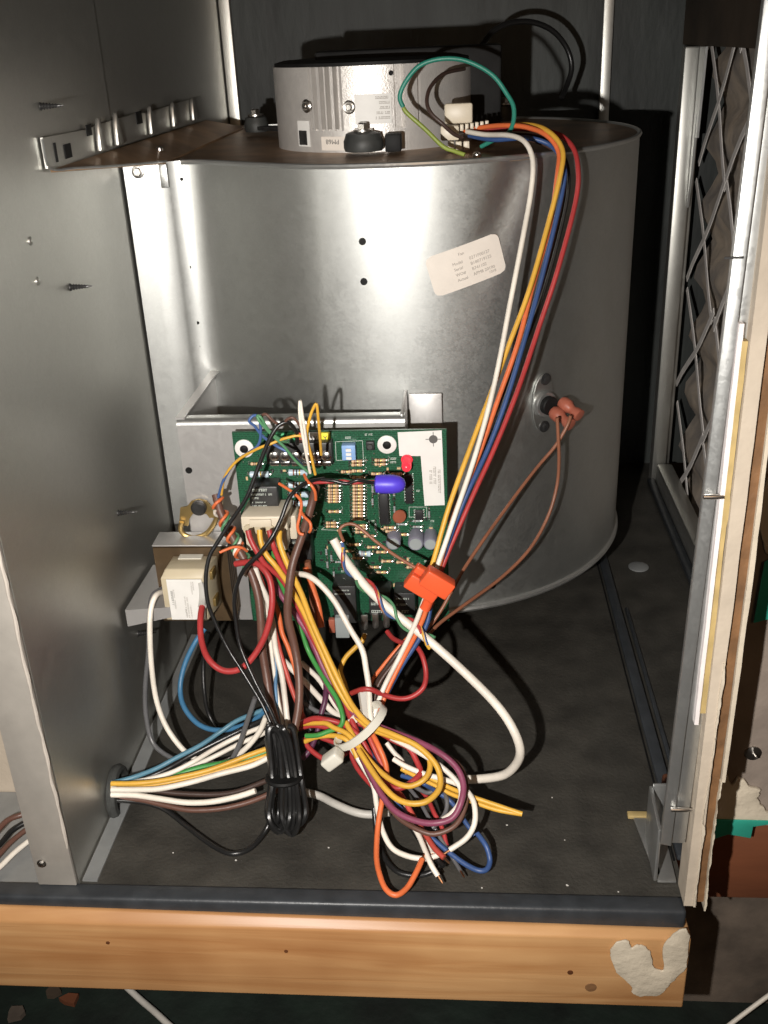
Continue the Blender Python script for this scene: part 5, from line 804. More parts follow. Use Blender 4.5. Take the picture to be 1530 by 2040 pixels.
    ('wire', 'white wire running close behind the large red loop', 'wire', 'loose harness wires', 'white', 0.00122, [(-0.1291, 0.5300, 0.1352), (-0.1266, 0.5290, 0.1251), (-0.1232, 0.5269, 0.1125), (-0.1207, 0.5246, 0.1012), (-0.1198, 0.5217, 0.0870), (-0.1179, 0.5149, 0.0690), (-0.1140, 0.5022, 0.0521), (-0.1085, 0.4879, 0.0363)]),
    ('wire', 'orange wire dropping behind the brown sheathed cable', 'wire', 'loose harness wires', 'orange', 0.00158, [(-0.1180, 0.5300, 0.1142), (-0.1143, 0.5279, 0.1008), (-0.1124, 0.5242, 0.0889), (-0.1085, 0.5198, 0.0807), (-0.1041, 0.5124, 0.0714), (-0.1009, 0.5027, 0.0626), (-0.0982, 0.4900, 0.0537)]),
    ('wire', 'light blue wire beside the dropping white wire', 'wire', 'loose harness wires', 'lightblue', 0.00115, [(-0.1195, 0.5280, 0.0939), (-0.1178, 0.5223, 0.0791), (-0.1167, 0.5157, 0.0685), (-0.1161, 0.5070, 0.0597), (-0.1144, 0.4979, 0.0475), (-0.1116, 0.4884, 0.0368)]),
    ('wire', 'white wire emerging low between brown cable and green wire', 'wire', 'loose harness wires', 'white', 0.00187, [(-0.1141, 0.5220, 0.0719), (-0.1060, 0.5167, 0.0658), (-0.0982, 0.5124, 0.0599), (-0.0874, 0.5029, 0.0538), (-0.0797, 0.4960, 0.0498), (-0.0714, 0.4898, 0.0501)]),
    ('wire', 'white wire just left of the green wire above the tie', 'wire', 'loose harness wires', 'white', 0.00166, [(-0.1013, 0.5200, 0.0696), (-0.0903, 0.5123, 0.0633), (-0.0843, 0.5064, 0.0577), (-0.0775, 0.4981, 0.0521), (-0.0710, 0.4902, 0.0512)]),
    ('wire', 'orange wire visible right of the yellow plug wires', 'wire', 'loose harness wires', 'orange', 0.00202, [(-0.0974, 0.5400, 0.1262), (-0.0940, 0.5379, 0.1153), (-0.0904, 0.5344, 0.1027), (-0.0882, 0.5281, 0.0903)]),
    ('wire', 'brown wire hidden behind the yellow plug wires', 'wire', 'loose harness wires', 'sheath', 0.00187, [(-0.1068, 0.5400, 0.1367), (-0.1030, 0.5362, 0.1217), (-0.1001, 0.5313, 0.1068), (-0.0959, 0.5253, 0.0917), (-0.0879, 0.5148, 0.0764), (-0.0782, 0.5051, 0.0615), (-0.0681, 0.4951, 0.0544)]),
    ('wire', 'grey dark wire under the white wires left of the tie', 'wire', 'loose harness wires', 'grey', 0.00144, [(-0.1039, 0.5070, 0.0525), (-0.0908, 0.4998, 0.0480), (-0.0810, 0.4948, 0.0483), (-0.0706, 0.4880, 0.0482)]),
    ('wire', 'black wire hidden behind the harness above the tie', 'wire', 'loose harness wires', 'black', 0.0018, [(-0.1140, 0.5300, 0.0890), (-0.1079, 0.5223, 0.0716), (-0.1008, 0.5151, 0.0616), (-0.0948, 0.5049, 0.0503), (-0.0876, 0.4966, 0.0415)]),
    ('wire', 'brown sheathed stub behind the red plug wires', 'wire', 'loose harness wires', 'sheath', 0.00245, [(-0.1101, 0.5350, 0.1366), (-0.1159, 0.5324, 0.1167), (-0.1207, 0.5266, 0.0942), (-0.1209, 0.5179, 0.0705), (-0.1141, 0.5050, 0.0500), (-0.1081, 0.4901, 0.0349)]),
    ('wire', 'orange red wire behind the brown cable left of the plug wires', 'wire', 'loose harness wires', 'redorange', 0.00158, [(-0.1268, 0.5300, 0.1359), (-0.1214, 0.5290, 0.1151), (-0.1179, 0.5250, 0.0957), (-0.1129, 0.5182, 0.0746), (-0.1053, 0.5062, 0.0567), (-0.0969, 0.4947, 0.0424)]),
    ('wire', 'dark brown wire behind the green wire', 'wire', 'loose harness wires', 'darkbrown', 0.00187, [(-0.1027, 0.5400, 0.1297), (-0.1006, 0.5341, 0.1083), (-0.0956, 0.5259, 0.0839), (-0.0865, 0.5138, 0.0641), (-0.0733, 0.5003, 0.0526), (-0.0619, 0.4879, 0.0445)]),
    ('wire', 'copper brown wire between the plug wires and the board', 'wire', 'loose harness wires', 'copperbrown', 0.00216, [(-0.0962, 0.5420, 0.1293), (-0.0951, 0.5414, 0.1152), (-0.0936, 0.5370, 0.0994), (-0.0920, 0.5297, 0.0819), (-0.0872, 0.5210, 0.0651)]),
    ('wire', 'black wire hidden under the brown sheathed cables', 'wire', 'loose harness wires', 'black', 0.00187, [(-0.1236, 0.5340, 0.1226), (-0.1192, 0.5290, 0.0971), (-0.1121, 0.5199, 0.0692), (-0.1022, 0.5072, 0.0489), (-0.0938, 0.4952, 0.0346)]),
    ('wire', 'purple wire low behind the red plug wires', 'wire', 'loose harness wires', 'purple', 0.00173, [(-0.1125, 0.5300, 0.1352), (-0.1073, 0.5282, 0.1153), (-0.1000, 0.5216, 0.0942), (-0.0909, 0.5126, 0.0743), (-0.0787, 0.4996, 0.0575), (-0.0681, 0.4882, 0.0480)]),
    ('wire', 'thin black wire from terminal block past the transformer, left one', 'wire', None, 'black', 0.00122, [(-0.0942, 0.5300, 0.2117), (-0.0932, 0.5248, 0.2206), (-0.0966, 0.5218, 0.2276), (-0.1021, 0.5202, 0.2265), (-0.1073, 0.5181, 0.2194), (-0.1140, 0.5160, 0.2055), (-0.1224, 0.5117, 0.1867), (-0.1327, 0.5092, 0.1725), (-0.1408, 0.5060, 0.1611), (-0.1459, 0.5034, 0.1531), (-0.1486, 0.5001, 0.1416), (-0.1484, 0.4967, 0.1268), (-0.1445, 0.4944, 0.1134), (-0.1381, 0.4904, 0.0992), (-0.1285, 0.4842, 0.0849), (-0.1183, 0.4760, 0.0710), (-0.1129, 0.4703, 0.0614), (-0.1084, 0.4649, 0.0547)]),
    ('wire', 'thin black wire from board middle down to the black coil', 'wire', None, 'black', 0.00122, [(-0.0801, 0.5300, 0.1897), (-0.0898, 0.5222, 0.1907), (-0.0980, 0.5146, 0.1857), (-0.1033, 0.5083, 0.1743), (-0.1087, 0.5030, 0.1652), (-0.1163, 0.5002, 0.1562), (-0.1242, 0.4997, 0.1485), (-0.1298, 0.5002, 0.1389), (-0.1335, 0.5000, 0.1265), (-0.1335, 0.4979, 0.1121), (-0.1314, 0.4939, 0.0975), (-0.1229, 0.4847, 0.0804), (-0.1134, 0.4754, 0.0663), (-0.1070, 0.4666, 0.0566)]),
    ('wire', 'thin white strand pair standing above the terminal block, left strand', 'wire', 'thermostat strands at the terminal block', 'white', 0.00085, [(-0.0867, 0.5220, 0.1970), (-0.0872, 0.5168, 0.2101), (-0.0879, 0.5127, 0.2257), (-0.0879, 0.5097, 0.2379), (-0.0871, 0.5102, 0.2444), (-0.0866, 0.5102, 0.2366), (-0.0861, 0.5117, 0.2262), (-0.0863, 0.5157, 0.2120)]),
    ('wire', 'thin yellow strand standing above the terminal block, left', 'wire', 'thermostat strands at the terminal block', 'yellow', 0.00085, [(-0.0840, 0.5230, 0.1956), (-0.0846, 0.5191, 0.2066), (-0.0858, 0.5152, 0.2215), (-0.0834, 0.5120, 0.2320), (-0.0810, 0.5114, 0.2385), (-0.0785, 0.5107, 0.2420), (-0.0784, 0.5128, 0.2339), (-0.0793, 0.5199, 0.2196), (-0.0808, 0.5300, 0.2048)]),
    ('wire', 'thin yellow strand lying across the block to the left', 'wire', 'thermostat strands at the terminal block', 'yellow', 0.00085, [(-0.0846, 0.5250, 0.2041), (-0.0898, 0.5253, 0.2175), (-0.0987, 0.5234, 0.2179), (-0.1076, 0.5199, 0.2158), (-0.1164, 0.5217, 0.2119), (-0.1304, 0.5303, 0.2013), (-0.1398, 0.5351, 0.1891), (-0.1442, 0.5398, 0.1758)]),
    ('wire', 'thin blue strand looping at the board top left corner', 'wire', 'thermostat strands at the terminal block', 'bluestrand', 0.00085, [(-0.0891, 0.5260, 0.1960), (-0.0977, 0.5277, 0.2060), (-0.1060, 0.5284, 0.2112), (-0.1125, 0.5248, 0.2185), (-0.1159, 0.5218, 0.2259), (-0.1182, 0.5196, 0.2296), (-0.1156, 0.5203, 0.2326), (-0.1128, 0.5199, 0.2315), (-0.1130, 0.5227, 0.2220), (-0.1165, 0.5254, 0.2122), (-0.1307, 0.5312, 0.2010), (-0.1404, 0.5354, 0.1878), (-0.1464, 0.5401, 0.1741)]),
    ('wire', 'thin green strand looping at the board top left corner', 'wire', 'thermostat strands at the terminal block', 'greenstrand', 0.00085, [(-0.0879, 0.5260, 0.1953), (-0.0947, 0.5239, 0.2036), (-0.1001, 0.5217, 0.2131), (-0.1065, 0.5202, 0.2213), (-0.1116, 0.5179, 0.2295), (-0.1130, 0.5182, 0.2331), (-0.1107, 0.5177, 0.2320), (-0.1080, 0.5199, 0.2243), (-0.1020, 0.5222, 0.2171), (-0.0987, 0.5276, 0.2138)]),
    ('wire', 'thin brown strand arching over the terminal block', 'wire', 'thermostat strands at the terminal block', 'sheath', 0.00085, [(-0.0901, 0.5300, 0.2129), (-0.0903, 0.5219, 0.2251), (-0.0933, 0.5199, 0.2309), (-0.0968, 0.5203, 0.2301), (-0.1008, 0.5222, 0.2261), (-0.1048, 0.5203, 0.2293), (-0.1085, 0.5203, 0.2332), (-0.1114, 0.5220, 0.2313), (-0.1128, 0.5300, 0.2227)]),
    ('wire', 'thin orange strand curled beside the brown sheathed cable', 'wire', 'thermostat strands at the terminal block', 'orange', 0.0009, [(-0.1068, 0.5300, 0.1871), (-0.1010, 0.5257, 0.1854), (-0.0953, 0.5219, 0.1827), (-0.0927, 0.5190, 0.1793), (-0.0936, 0.5146, 0.1729), (-0.0946, 0.5113, 0.1684), (-0.0933, 0.5084, 0.1656), (-0.0910, 0.5081, 0.1648)]),
    ('wire', 'thin orange strand crossing over the brown sheathed cable', 'wire', 'thermostat strands at the terminal block', 'orange', 0.0009, [(-0.0935, 0.5180, 0.1759), (-0.0908, 0.5131, 0.1739), (-0.0871, 0.5102, 0.1713), (-0.0868, 0.5093, 0.1676), (-0.0880, 0.5108, 0.1650)]),
    ('wire', 'thin orange strand wrapped on top of the brown cable', 'wire', 'thermostat strands at the terminal block', 'orange', 0.0009, [(-0.0913, 0.5280, 0.1935), (-0.0889, 0.5230, 0.1916), (-0.0860, 0.5207, 0.1892), (-0.0846, 0.5213, 0.1851), (-0.0851, 0.5244, 0.1790)]),
    ('wire', 'thin red lead running to the blue cap', 'wire', None, 'red', 0.00101, [(-0.0871, 0.5250, 0.1895), (-0.0812, 0.5269, 0.1889), (-0.0761, 0.5278, 0.1887), (-0.0688, 0.5280, 0.1891), (-0.0625, 0.5277, 0.1879), (-0.0570, 0.5292, 0.1880), (-0.0498, 0.5299, 0.1877)]),
    ('wire', 'thin black lead twisted round the red lead', 'wire', None, 'black', 0.0011, [(-0.0814, 0.5270, 0.1907), (-0.0742, 0.5259, 0.1902), (-0.0666, 0.5259, 0.1884), (-0.0604, 0.5260, 0.1904), (-0.0539, 0.5279, 0.1881), (-0.0500, 0.5301, 0.1872)]),
    ('wire', 'thin brown wire bridging the board to the orange connector', 'wire', None, 'copperbrown', 0.00101, [(-0.0700, 0.5200, 0.1543), (-0.0717, 0.5198, 0.1611), (-0.0694, 0.5208, 0.1641), (-0.0646, 0.5218, 0.1646), (-0.0597, 0.5208, 0.1622), (-0.0501, 0.5169, 0.1551), (-0.0388, 0.5109, 0.1492), (-0.0252, 0.5049, 0.1432)]),
    ('wire', 'white transformer wire hanging in a loop by the left wall', 'wire', None, 'white', 0.00173, [(-0.1901, 0.5450, 0.1064), (-0.1926, 0.5353, 0.1088), (-0.1953, 0.5301, 0.1014), (-0.1962, 0.5247, 0.0883), (-0.1971, 0.5204, 0.0657), (-0.1954, 0.5148, 0.0436), (-0.1886, 0.5078, 0.0268), (-0.1753, 0.4999, 0.0138), (-0.1589, 0.4931, 0.0119), (-0.1459, 0.4876, 0.0189), (-0.1335, 0.4869, 0.0296), (-0.1247, 0.4878, 0.0408), (-0.1195, 0.4880, 0.0522)]),
    ('wire', 'grey transformer wire hanging in a loop by the left wall', 'wire', None, 'grey', 0.00158, [(-0.1919, 0.5480, 0.1069), (-0.1957, 0.5379, 0.1070), (-0.1975, 0.5317, 0.0949), (-0.1994, 0.5247, 0.0732), (-0.2033, 0.5199, 0.0504), (-0.2042, 0.5153, 0.0304), (-0.1993, 0.5083, 0.0139), (-0.1812, 0.4978, 0.0097), (-0.1598, 0.4902, 0.0113), (-0.1470, 0.4857, 0.0174), (-0.1384, 0.4848, 0.0306), (-0.1315, 0.4869, 0.0484), (-0.1246, 0.4876, 0.0664)]),
    ('wire', 'blue transformer wire hanging in a loop above the floor', 'wire', None, 'skyblue', 0.00173, [(-0.1702, 0.5550, 0.0725), (-0.1766, 0.5499, 0.0645), (-0.1836, 0.5440, 0.0513), (-0.1863, 0.5363, 0.0384), (-0.1824, 0.5267, 0.0305), (-0.1724, 0.5180, 0.0241), (-0.1595, 0.5109, 0.0242), (-0.1439, 0.5052, 0.0304), (-0.1305, 0.5002, 0.0403), (-0.1196, 0.4967, 0.0525)]),
    ('wire', 'black wire dropping behind the blue loop', 'wire', None, 'black', 0.00144, [(-0.1697, 0.5600, 0.0662), (-0.1753, 0.5601, 0.0461), (-0.1749, 0.5499, 0.0246), (-0.1717, 0.5449, 0.0081), (-0.1598, 0.5348, -0.0007)]),
    ('wire', 'light blue wire, uppermost of the wires leaving the grommet', 'wire', 'wires through the grommet', 'skyblue2', 0.00151, [(-0.2094, 0.4574, 0.0260), (-0.1976, 0.4609, 0.0273), (-0.1852, 0.4687, 0.0278), (-0.1748, 0.4751, 0.0304), (-0.1607, 0.4846, 0.0333), (-0.1501, 0.4928, 0.0369), (-0.1395, 0.4975, 0.0422), (-0.1217, 0.4987, 0.0499)]),
    ('wire', 'black wire below the light blue one leaving the grommet', 'wire', 'wires through the grommet', 'black', 0.00187, [(-0.2112, 0.4611, 0.0220), (-0.1957, 0.4640, 0.0227), (-0.1803, 0.4716, 0.0249), (-0.1661, 0.4816, 0.0283), (-0.1496, 0.4895, 0.0332), (-0.1315, 0.4957, 0.0396), (-0.1180, 0.4959, 0.0459)]),
    ('wire', 'white wire above the green one leaving the grommet', 'wire', 'wires through the grommet', 'white', 0.00151, [(-0.2097, 0.4575, 0.0240), (-0.1901, 0.4614, 0.0253), (-0.1758, 0.4661, 0.0269), (-0.1631, 0.4723, 0.0303), (-0.1508, 0.4821, 0.0330), (-0.1369, 0.4896, 0.0367), (-0.1176, 0.4927, 0.0439)]),
    ('wire', 'white short wire seen inside the transformer loops', 'wire', 'wires through the grommet', 'white', 0.00151, [(-0.2117, 0.4617, 0.0200), (-0.1888, 0.4651, 0.0213), (-0.1673, 0.4771, 0.0221), (-0.1534, 0.4859, 0.0238), (-0.1377, 0.4909, 0.0300), (-0.1247, 0.4922, 0.0356), (-0.1162, 0.4905, 0.0422)]),
    ('wire', 'green wire leaving the grommet', 'wire', 'wires through the grommet', 'green', 0.00173, [(-0.2107, 0.4594, 0.0220), (-0.1876, 0.4628, 0.0226), (-0.1730, 0.4676, 0.0242), (-0.1591, 0.4718, 0.0264), (-0.1440, 0.4741, 0.0283), (-0.1286, 0.4776, 0.0298), (-0.1150, 0.4811, 0.0338)]),
    ('wire', 'yellow wire on top of the bundle leaving the grommet', 'wire', 'wires through the grommet', 'yellow', 0.00158, [(-0.2076, 0.4535, 0.0290), (-0.1947, 0.4529, 0.0298), (-0.1812, 0.4549, 0.0298), (-0.1665, 0.4577, 0.0312), (-0.1526, 0.4622, 0.0320), (-0.1389, 0.4681, 0.0337), (-0.1276, 0.4726, 0.0361), (-0.1140, 0.4753, 0.0400)]),
    ('wire', 'yellow wire beneath the green one leaving the grommet', 'wire', 'wires through the grommet', 'yellow', 0.00158, [(-0.2100, 0.4578, 0.0230), (-0.1863, 0.4583, 0.0240), (-0.1662, 0.4628, 0.0252), (-0.1487, 0.4675, 0.0270), (-0.1311, 0.4724, 0.0299), (-0.1143, 0.4769, 0.0338)]),
    ('wire', 'maroon wire low in the grommet bundle', 'wire', 'wires through the grommet', 'darkpurple', 0.00151, [(-0.2118, 0.4615, 0.0190), (-0.1908, 0.4617, 0.0201), (-0.1673, 0.4654, 0.0213), (-0.1469, 0.4714, 0.0227), (-0.1295, 0.4770, 0.0264), (-0.1153, 0.4793, 0.0297)]),
    ('wire', 'white wire, upper of the two thick white ones leaving the grommet', 'wire', 'wires through the grommet', 'white', 0.00173, [(-0.2086, 0.4540, 0.0240), (-0.1938, 0.4540, 0.0242), (-0.1794, 0.4544, 0.0249), (-0.1613, 0.4584, 0.0267), (-0.1449, 0.4651, 0.0276), (-0.1268, 0.4688, 0.0308), (-0.1137, 0.4729, 0.0357)]),
    ('wire', 'white wire, lower of the two thick white ones leaving the grommet', 'wire', 'wires through the grommet', 'white', 0.0018, [(-0.2099, 0.4554, 0.0190), (-0.1955, 0.4553, 0.0189), (-0.1800, 0.4537, 0.0178), (-0.1649, 0.4534, 0.0156), (-0.1500, 0.4539, 0.0159), (-0.1346, 0.4561, 0.0181), (-0.1231, 0.4573, 0.0218)]),
    ('wire', 'brown wire between the two thick white ones', 'wire', 'wires through the grommet', 'darkbrown', 0.00166, [(-0.2129, 0.4624, 0.0140), (-0.1889, 0.4643, 0.0141), (-0.1710, 0.4640, 0.0130), (-0.1522, 0.4638, 0.0128), (-0.1371, 0.4641, 0.0148), (-0.1218, 0.4665, 0.0199), (-0.1091, 0.4679, 0.0258)]),
    ('wire', 'brown wire, lowest of the stiff wires leaving the grommet', 'wire', 'wires through the grommet', 'sheath', 0.00173, [(-0.2125, 0.4602, 0.0120), (-0.1946, 0.4593, 0.0121), (-0.1782, 0.4566, 0.0102), (-0.1631, 0.4547, 0.0088), (-0.1449, 0.4560, 0.0091), (-0.1271, 0.4594, 0.0120), (-0.1090, 0.4635, 0.0184)]),
    ('wire', 'black floor cord leaving the grommet and dipping towards the front', 'wire', 'wires through the grommet', 'black', 0.00158, [(-0.2120, 0.4585, 0.0120), (-0.1946, 0.4592, 0.0103), (-0.1807, 0.4580, 0.0064), (-0.1648, 0.4469, 0.0041), (-0.1498, 0.4344, 0.0043), (-0.1377, 0.4267, 0.0039), (-0.1301, 0.4253, 0.0040), (-0.1226, 0.4299, 0.0038), (-0.1164, 0.4398, 0.0061), (-0.1128, 0.4458, 0.0123), (-0.1112, 0.4534, 0.0204)]),
    ('wire', 'brown wire outside the cabinet at far left, upper', 'wire', 'wires left of the front post', 'sheath', 0.00173, [(-0.2754, 0.4173, 0.0120), (-0.2713, 0.4315, 0.0120), (-0.2683, 0.4397, 0.0124), (-0.2619, 0.4450, 0.0119), (-0.2513, 0.4476, 0.0143)]),
    ('wire', 'black wire outside the cabinet at far left', 'wire', 'wires left of the front post', 'black', 0.00173, [(-0.2730, 0.4099, 0.0080), (-0.2677, 0.4259, 0.0077), (-0.2649, 0.4359, 0.0082), (-0.2569, 0.4432, 0.0092), (-0.2488, 0.4469, 0.0098)]),
    ('wire', 'brown wire outside the cabinet at far left, lower', 'wire', 'wires left of the front post', 'sheath', 0.00158, [(-0.2702, 0.4026, 0.0060), (-0.2660, 0.4189, 0.0062), (-0.2627, 0.4301, 0.0061), (-0.2559, 0.4400, 0.0070), (-0.2482, 0.4448, 0.0078)]),
    ('wire', 'white wire outside the cabinet at far left', 'wire', 'wires left of the front post', 'white', 0.00158, [(-0.2691, 0.3990, 0.0040), (-0.2630, 0.4118, 0.0038), (-0.2586, 0.4233, 0.0041), (-0.2513, 0.4344, 0.0052), (-0.2452, 0.4424, 0.0059)]),
    ('cable', 'white cable hanging below the wooden beam', 'cable', None, 'greywhite', 0.00216, [(-0.2402, 0.4717, -0.1550), (-0.2195, 0.4557, -0.1553), (-0.2048, 0.4449, -0.1551), (-0.1903, 0.4339, -0.1553), (-0.1716, 0.4210, -0.1552)]),
    ('wire', 'thin white wire at the bottom right corner', 'wire', None, 'white', 0.00144, [(0.1560, 0.4400, -0.1519), (0.1714, 0.4450, -0.1397), (0.1865, 0.4504, -0.1295), (0.1994, 0.4548, -0.1217)]),
    ('wire', 'thin blue strand wound round the white thermostat cable', 'wire', 'strands wound round the white cable', 'bluestrand', 0.001, [(-0.0705, 0.5188, 0.1536), (-0.0699, 0.5166, 0.1515), (-0.0698, 0.5147, 0.1491), (-0.0698, 0.5135, 0.1461), (-0.0698, 0.5131, 0.1431), (-0.0695, 0.5136, 0.1400), (-0.0687, 0.5145, 0.1372), (-0.0672, 0.5157, 0.1345), (-0.0650, 0.5168, 0.1326), (-0.0623, 0.5174, 0.1313), (-0.0594, 0.5174, 0.1303), (-0.0566, 0.5166, 0.1294), (-0.0541, 0.5151, 0.1284), (-0.0523, 0.5132, 0.1275), (-0.0509, 0.5111, 0.1260), (-0.0498, 0.5091, 0.1239), (-0.0489, 0.5076, 0.1214), (-0.0481, 0.5068, 0.1185), (-0.0472, 0.5068, 0.1156), (-0.0459, 0.5074, 0.1129), (-0.0440, 0.5084, 0.1105), (-0.0413, 0.5095, 0.1085), (-0.0383, 0.5098, 0.1077), (-0.0352, 0.5096, 0.1075), (-0.0323, 0.5087, 0.1076), (-0.0297, 0.5071, 0.1078), (-0.0275, 0.5049, 0.1077), (-0.0258, 0.5025, 0.1070), (-0.0245, 0.5000, 0.1057), (-0.0235, 0.4979, 0.1038), (-0.0226, 0.4964, 0.1015), (-0.0216, 0.4954, 0.0988)]),
    ('wire', 'thin yellow strand wound round the white thermostat cable', 'wire', 'strands wound round the white cable', 'yellow', 0.001, [(-0.0700, 0.5167, 0.1518), (-0.0699, 0.5148, 0.1493), (-0.0699, 0.5135, 0.1464), (-0.0699, 0.5132, 0.1433), (-0.0697, 0.5136, 0.1403), (-0.0689, 0.5145, 0.1375), (-0.0674, 0.5157, 0.1348), (-0.0652, 0.5168, 0.1328), (-0.0625, 0.5174, 0.1315), (-0.0596, 0.5174, 0.1304), (-0.0568, 0.5167, 0.1296), (-0.0543, 0.5152, 0.1286), (-0.0525, 0.5133, 0.1276), (-0.0511, 0.5112, 0.1262), (-0.0500, 0.5092, 0.1242), (-0.0491, 0.5077, 0.1216), (-0.0483, 0.5069, 0.1188), (-0.0474, 0.5068, 0.1159), (-0.0461, 0.5074, 0.1131), (-0.0443, 0.5084, 0.1108), (-0.0416, 0.5095, 0.1087), (-0.0385, 0.5099, 0.1078), (-0.0355, 0.5097, 0.1076), (-0.0325, 0.5088, 0.1077), (-0.0299, 0.5072, 0.1079), (-0.0277, 0.5051, 0.1078), (-0.0260, 0.5026, 0.1072), (-0.0247, 0.5002, 0.1059), (-0.0237, 0.4980, 0.1040), (-0.0228, 0.4965, 0.1017), (-0.0218, 0.4955, 0.0990), (-0.0203, 0.4952, 0.0963)]),
    ('wire', 'thin red strand wound round the white thermostat cable', 'wire', 'strands wound round the white cable', 'red', 0.001, [(-0.0701, 0.5148, 0.1496), (-0.0702, 0.5136, 0.1467), (-0.0702, 0.5133, 0.1438), (-0.0700, 0.5136, 0.1409), (-0.0693, 0.5145, 0.1382), (-0.0680, 0.5157, 0.1357), (-0.0660, 0.5168, 0.1336), (-0.0635, 0.5175, 0.1323), (-0.0608, 0.5177, 0.1312), (-0.0580, 0.5171, 0.1304), (-0.0555, 0.5159, 0.1296), (-0.0535, 0.5142, 0.1286), (-0.0522, 0.5121, 0.1274), (-0.0511, 0.5102, 0.1257), (-0.0502, 0.5085, 0.1234), (-0.0494, 0.5074, 0.1208), (-0.0487, 0.5070, 0.1181), (-0.0477, 0.5072, 0.1153), (-0.0463, 0.5080, 0.1129), (-0.0444, 0.5091, 0.1108), (-0.0416, 0.5100, 0.1091), (-0.0386, 0.5104, 0.1083), (-0.0357, 0.5100, 0.1082), (-0.0330, 0.5090, 0.1084), (-0.0305, 0.5074, 0.1086), (-0.0285, 0.5053, 0.1084), (-0.0270, 0.5029, 0.1078), (-0.0258, 0.5005, 0.1065), (-0.0248, 0.4985, 0.1046)]),
    ('wire', 'thin green strand wound round the white thermostat cable', 'wire', 'strands wound round the white cable', 'greenstrand', 0.0009, [(-0.0628, 0.5111, 0.1329), (-0.0622, 0.5114, 0.1301), (-0.0612, 0.5122, 0.1274), (-0.0596, 0.5133, 0.1252), (-0.0574, 0.5143, 0.1232), (-0.0547, 0.5149, 0.1218), (-0.0518, 0.5150, 0.1212), (-0.0490, 0.5145, 0.1208), (-0.0463, 0.5133, 0.1203), (-0.0441, 0.5116, 0.1196), (-0.0422, 0.5096, 0.1185), (-0.0408, 0.5076, 0.1169), (-0.0402, 0.5060, 0.1150), (-0.0397, 0.5047, 0.1126), (-0.0386, 0.5037, 0.1101), (-0.0372, 0.5033, 0.1075), (-0.0355, 0.5035, 0.1052), (-0.0333, 0.5039, 0.1032), (-0.0308, 0.5044, 0.1019), (-0.0280, 0.5047, 0.1011), (-0.0250, 0.5046, 0.1008), (-0.0221, 0.5038, 0.1008), (-0.0195, 0.5024, 0.1009), (-0.0173, 0.5004, 0.1008)]),
    ('wire', 'thin orange strand wound round the brown cable by the transformer', 'wire', 'strands wound round the brown cable', 'orange', 0.001, [(-0.1447, 0.5436, 0.1721), (-0.1452, 0.5417, 0.1721), (-0.1462, 0.5402, 0.1716), (-0.1477, 0.5392, 0.1707), (-0.1490, 0.5391, 0.1694), (-0.1500, 0.5396, 0.1678), (-0.1503, 0.5406, 0.1661), (-0.1497, 0.5418, 0.1646), (-0.1484, 0.5428, 0.1636), (-0.1467, 0.5433, 0.1632), (-0.1449, 0.5431, 0.1633), (-0.1432, 0.5421, 0.1636), (-0.1421, 0.5406, 0.1638), (-0.1418, 0.5387, 0.1638), (-0.1422, 0.5368, 0.1635), (-0.1432, 0.5354, 0.1626), (-0.1444, 0.5347, 0.1613), (-0.1456, 0.5347, 0.1598), (-0.1462, 0.5355, 0.1582), (-0.1462, 0.5367, 0.1567), (-0.1454, 0.5380, 0.1555), (-0.1440, 0.5390, 0.1548), (-0.1421, 0.5395, 0.1545), (-0.1402, 0.5392, 0.1546), (-0.1387, 0.5382, 0.1550), (-0.1377, 0.5365, 0.1553), (-0.1376, 0.5346, 0.1553), (-0.1381, 0.5328, 0.1548), (-0.1391, 0.5315, 0.1539), (-0.1403, 0.5308, 0.1525), (-0.1413, 0.5310, 0.1509), (-0.1418, 0.5318, 0.1492), (-0.1415, 0.5330, 0.1478), (-0.1406, 0.5343, 0.1467), (-0.1390, 0.5352, 0.1461), (-0.1371, 0.5356, 0.1460), (-0.1353, 0.5351, 0.1462), (-0.1338, 0.5340, 0.1466), (-0.1330, 0.5323, 0.1469), (-0.1329, 0.5304, 0.1468), (-0.1334, 0.5286, 0.1463), (-0.1345, 0.5273, 0.1452), (-0.1356, 0.5268, 0.1438), (-0.1366, 0.5270, 0.1421), (-0.1370, 0.5280, 0.1405), (-0.1367, 0.5293, 0.1391), (-0.1357, 0.5306, 0.1382), (-0.1341, 0.5316, 0.1377), (-0.1322, 0.5318, 0.1377), (-0.1304, 0.5313, 0.1379), (-0.1289, 0.5301, 0.1382), (-0.1281, 0.5284, 0.1384), (-0.1281, 0.5265, 0.1382), (-0.1287, 0.5248, 0.1375), (-0.1298, 0.5236, 0.1364)]),
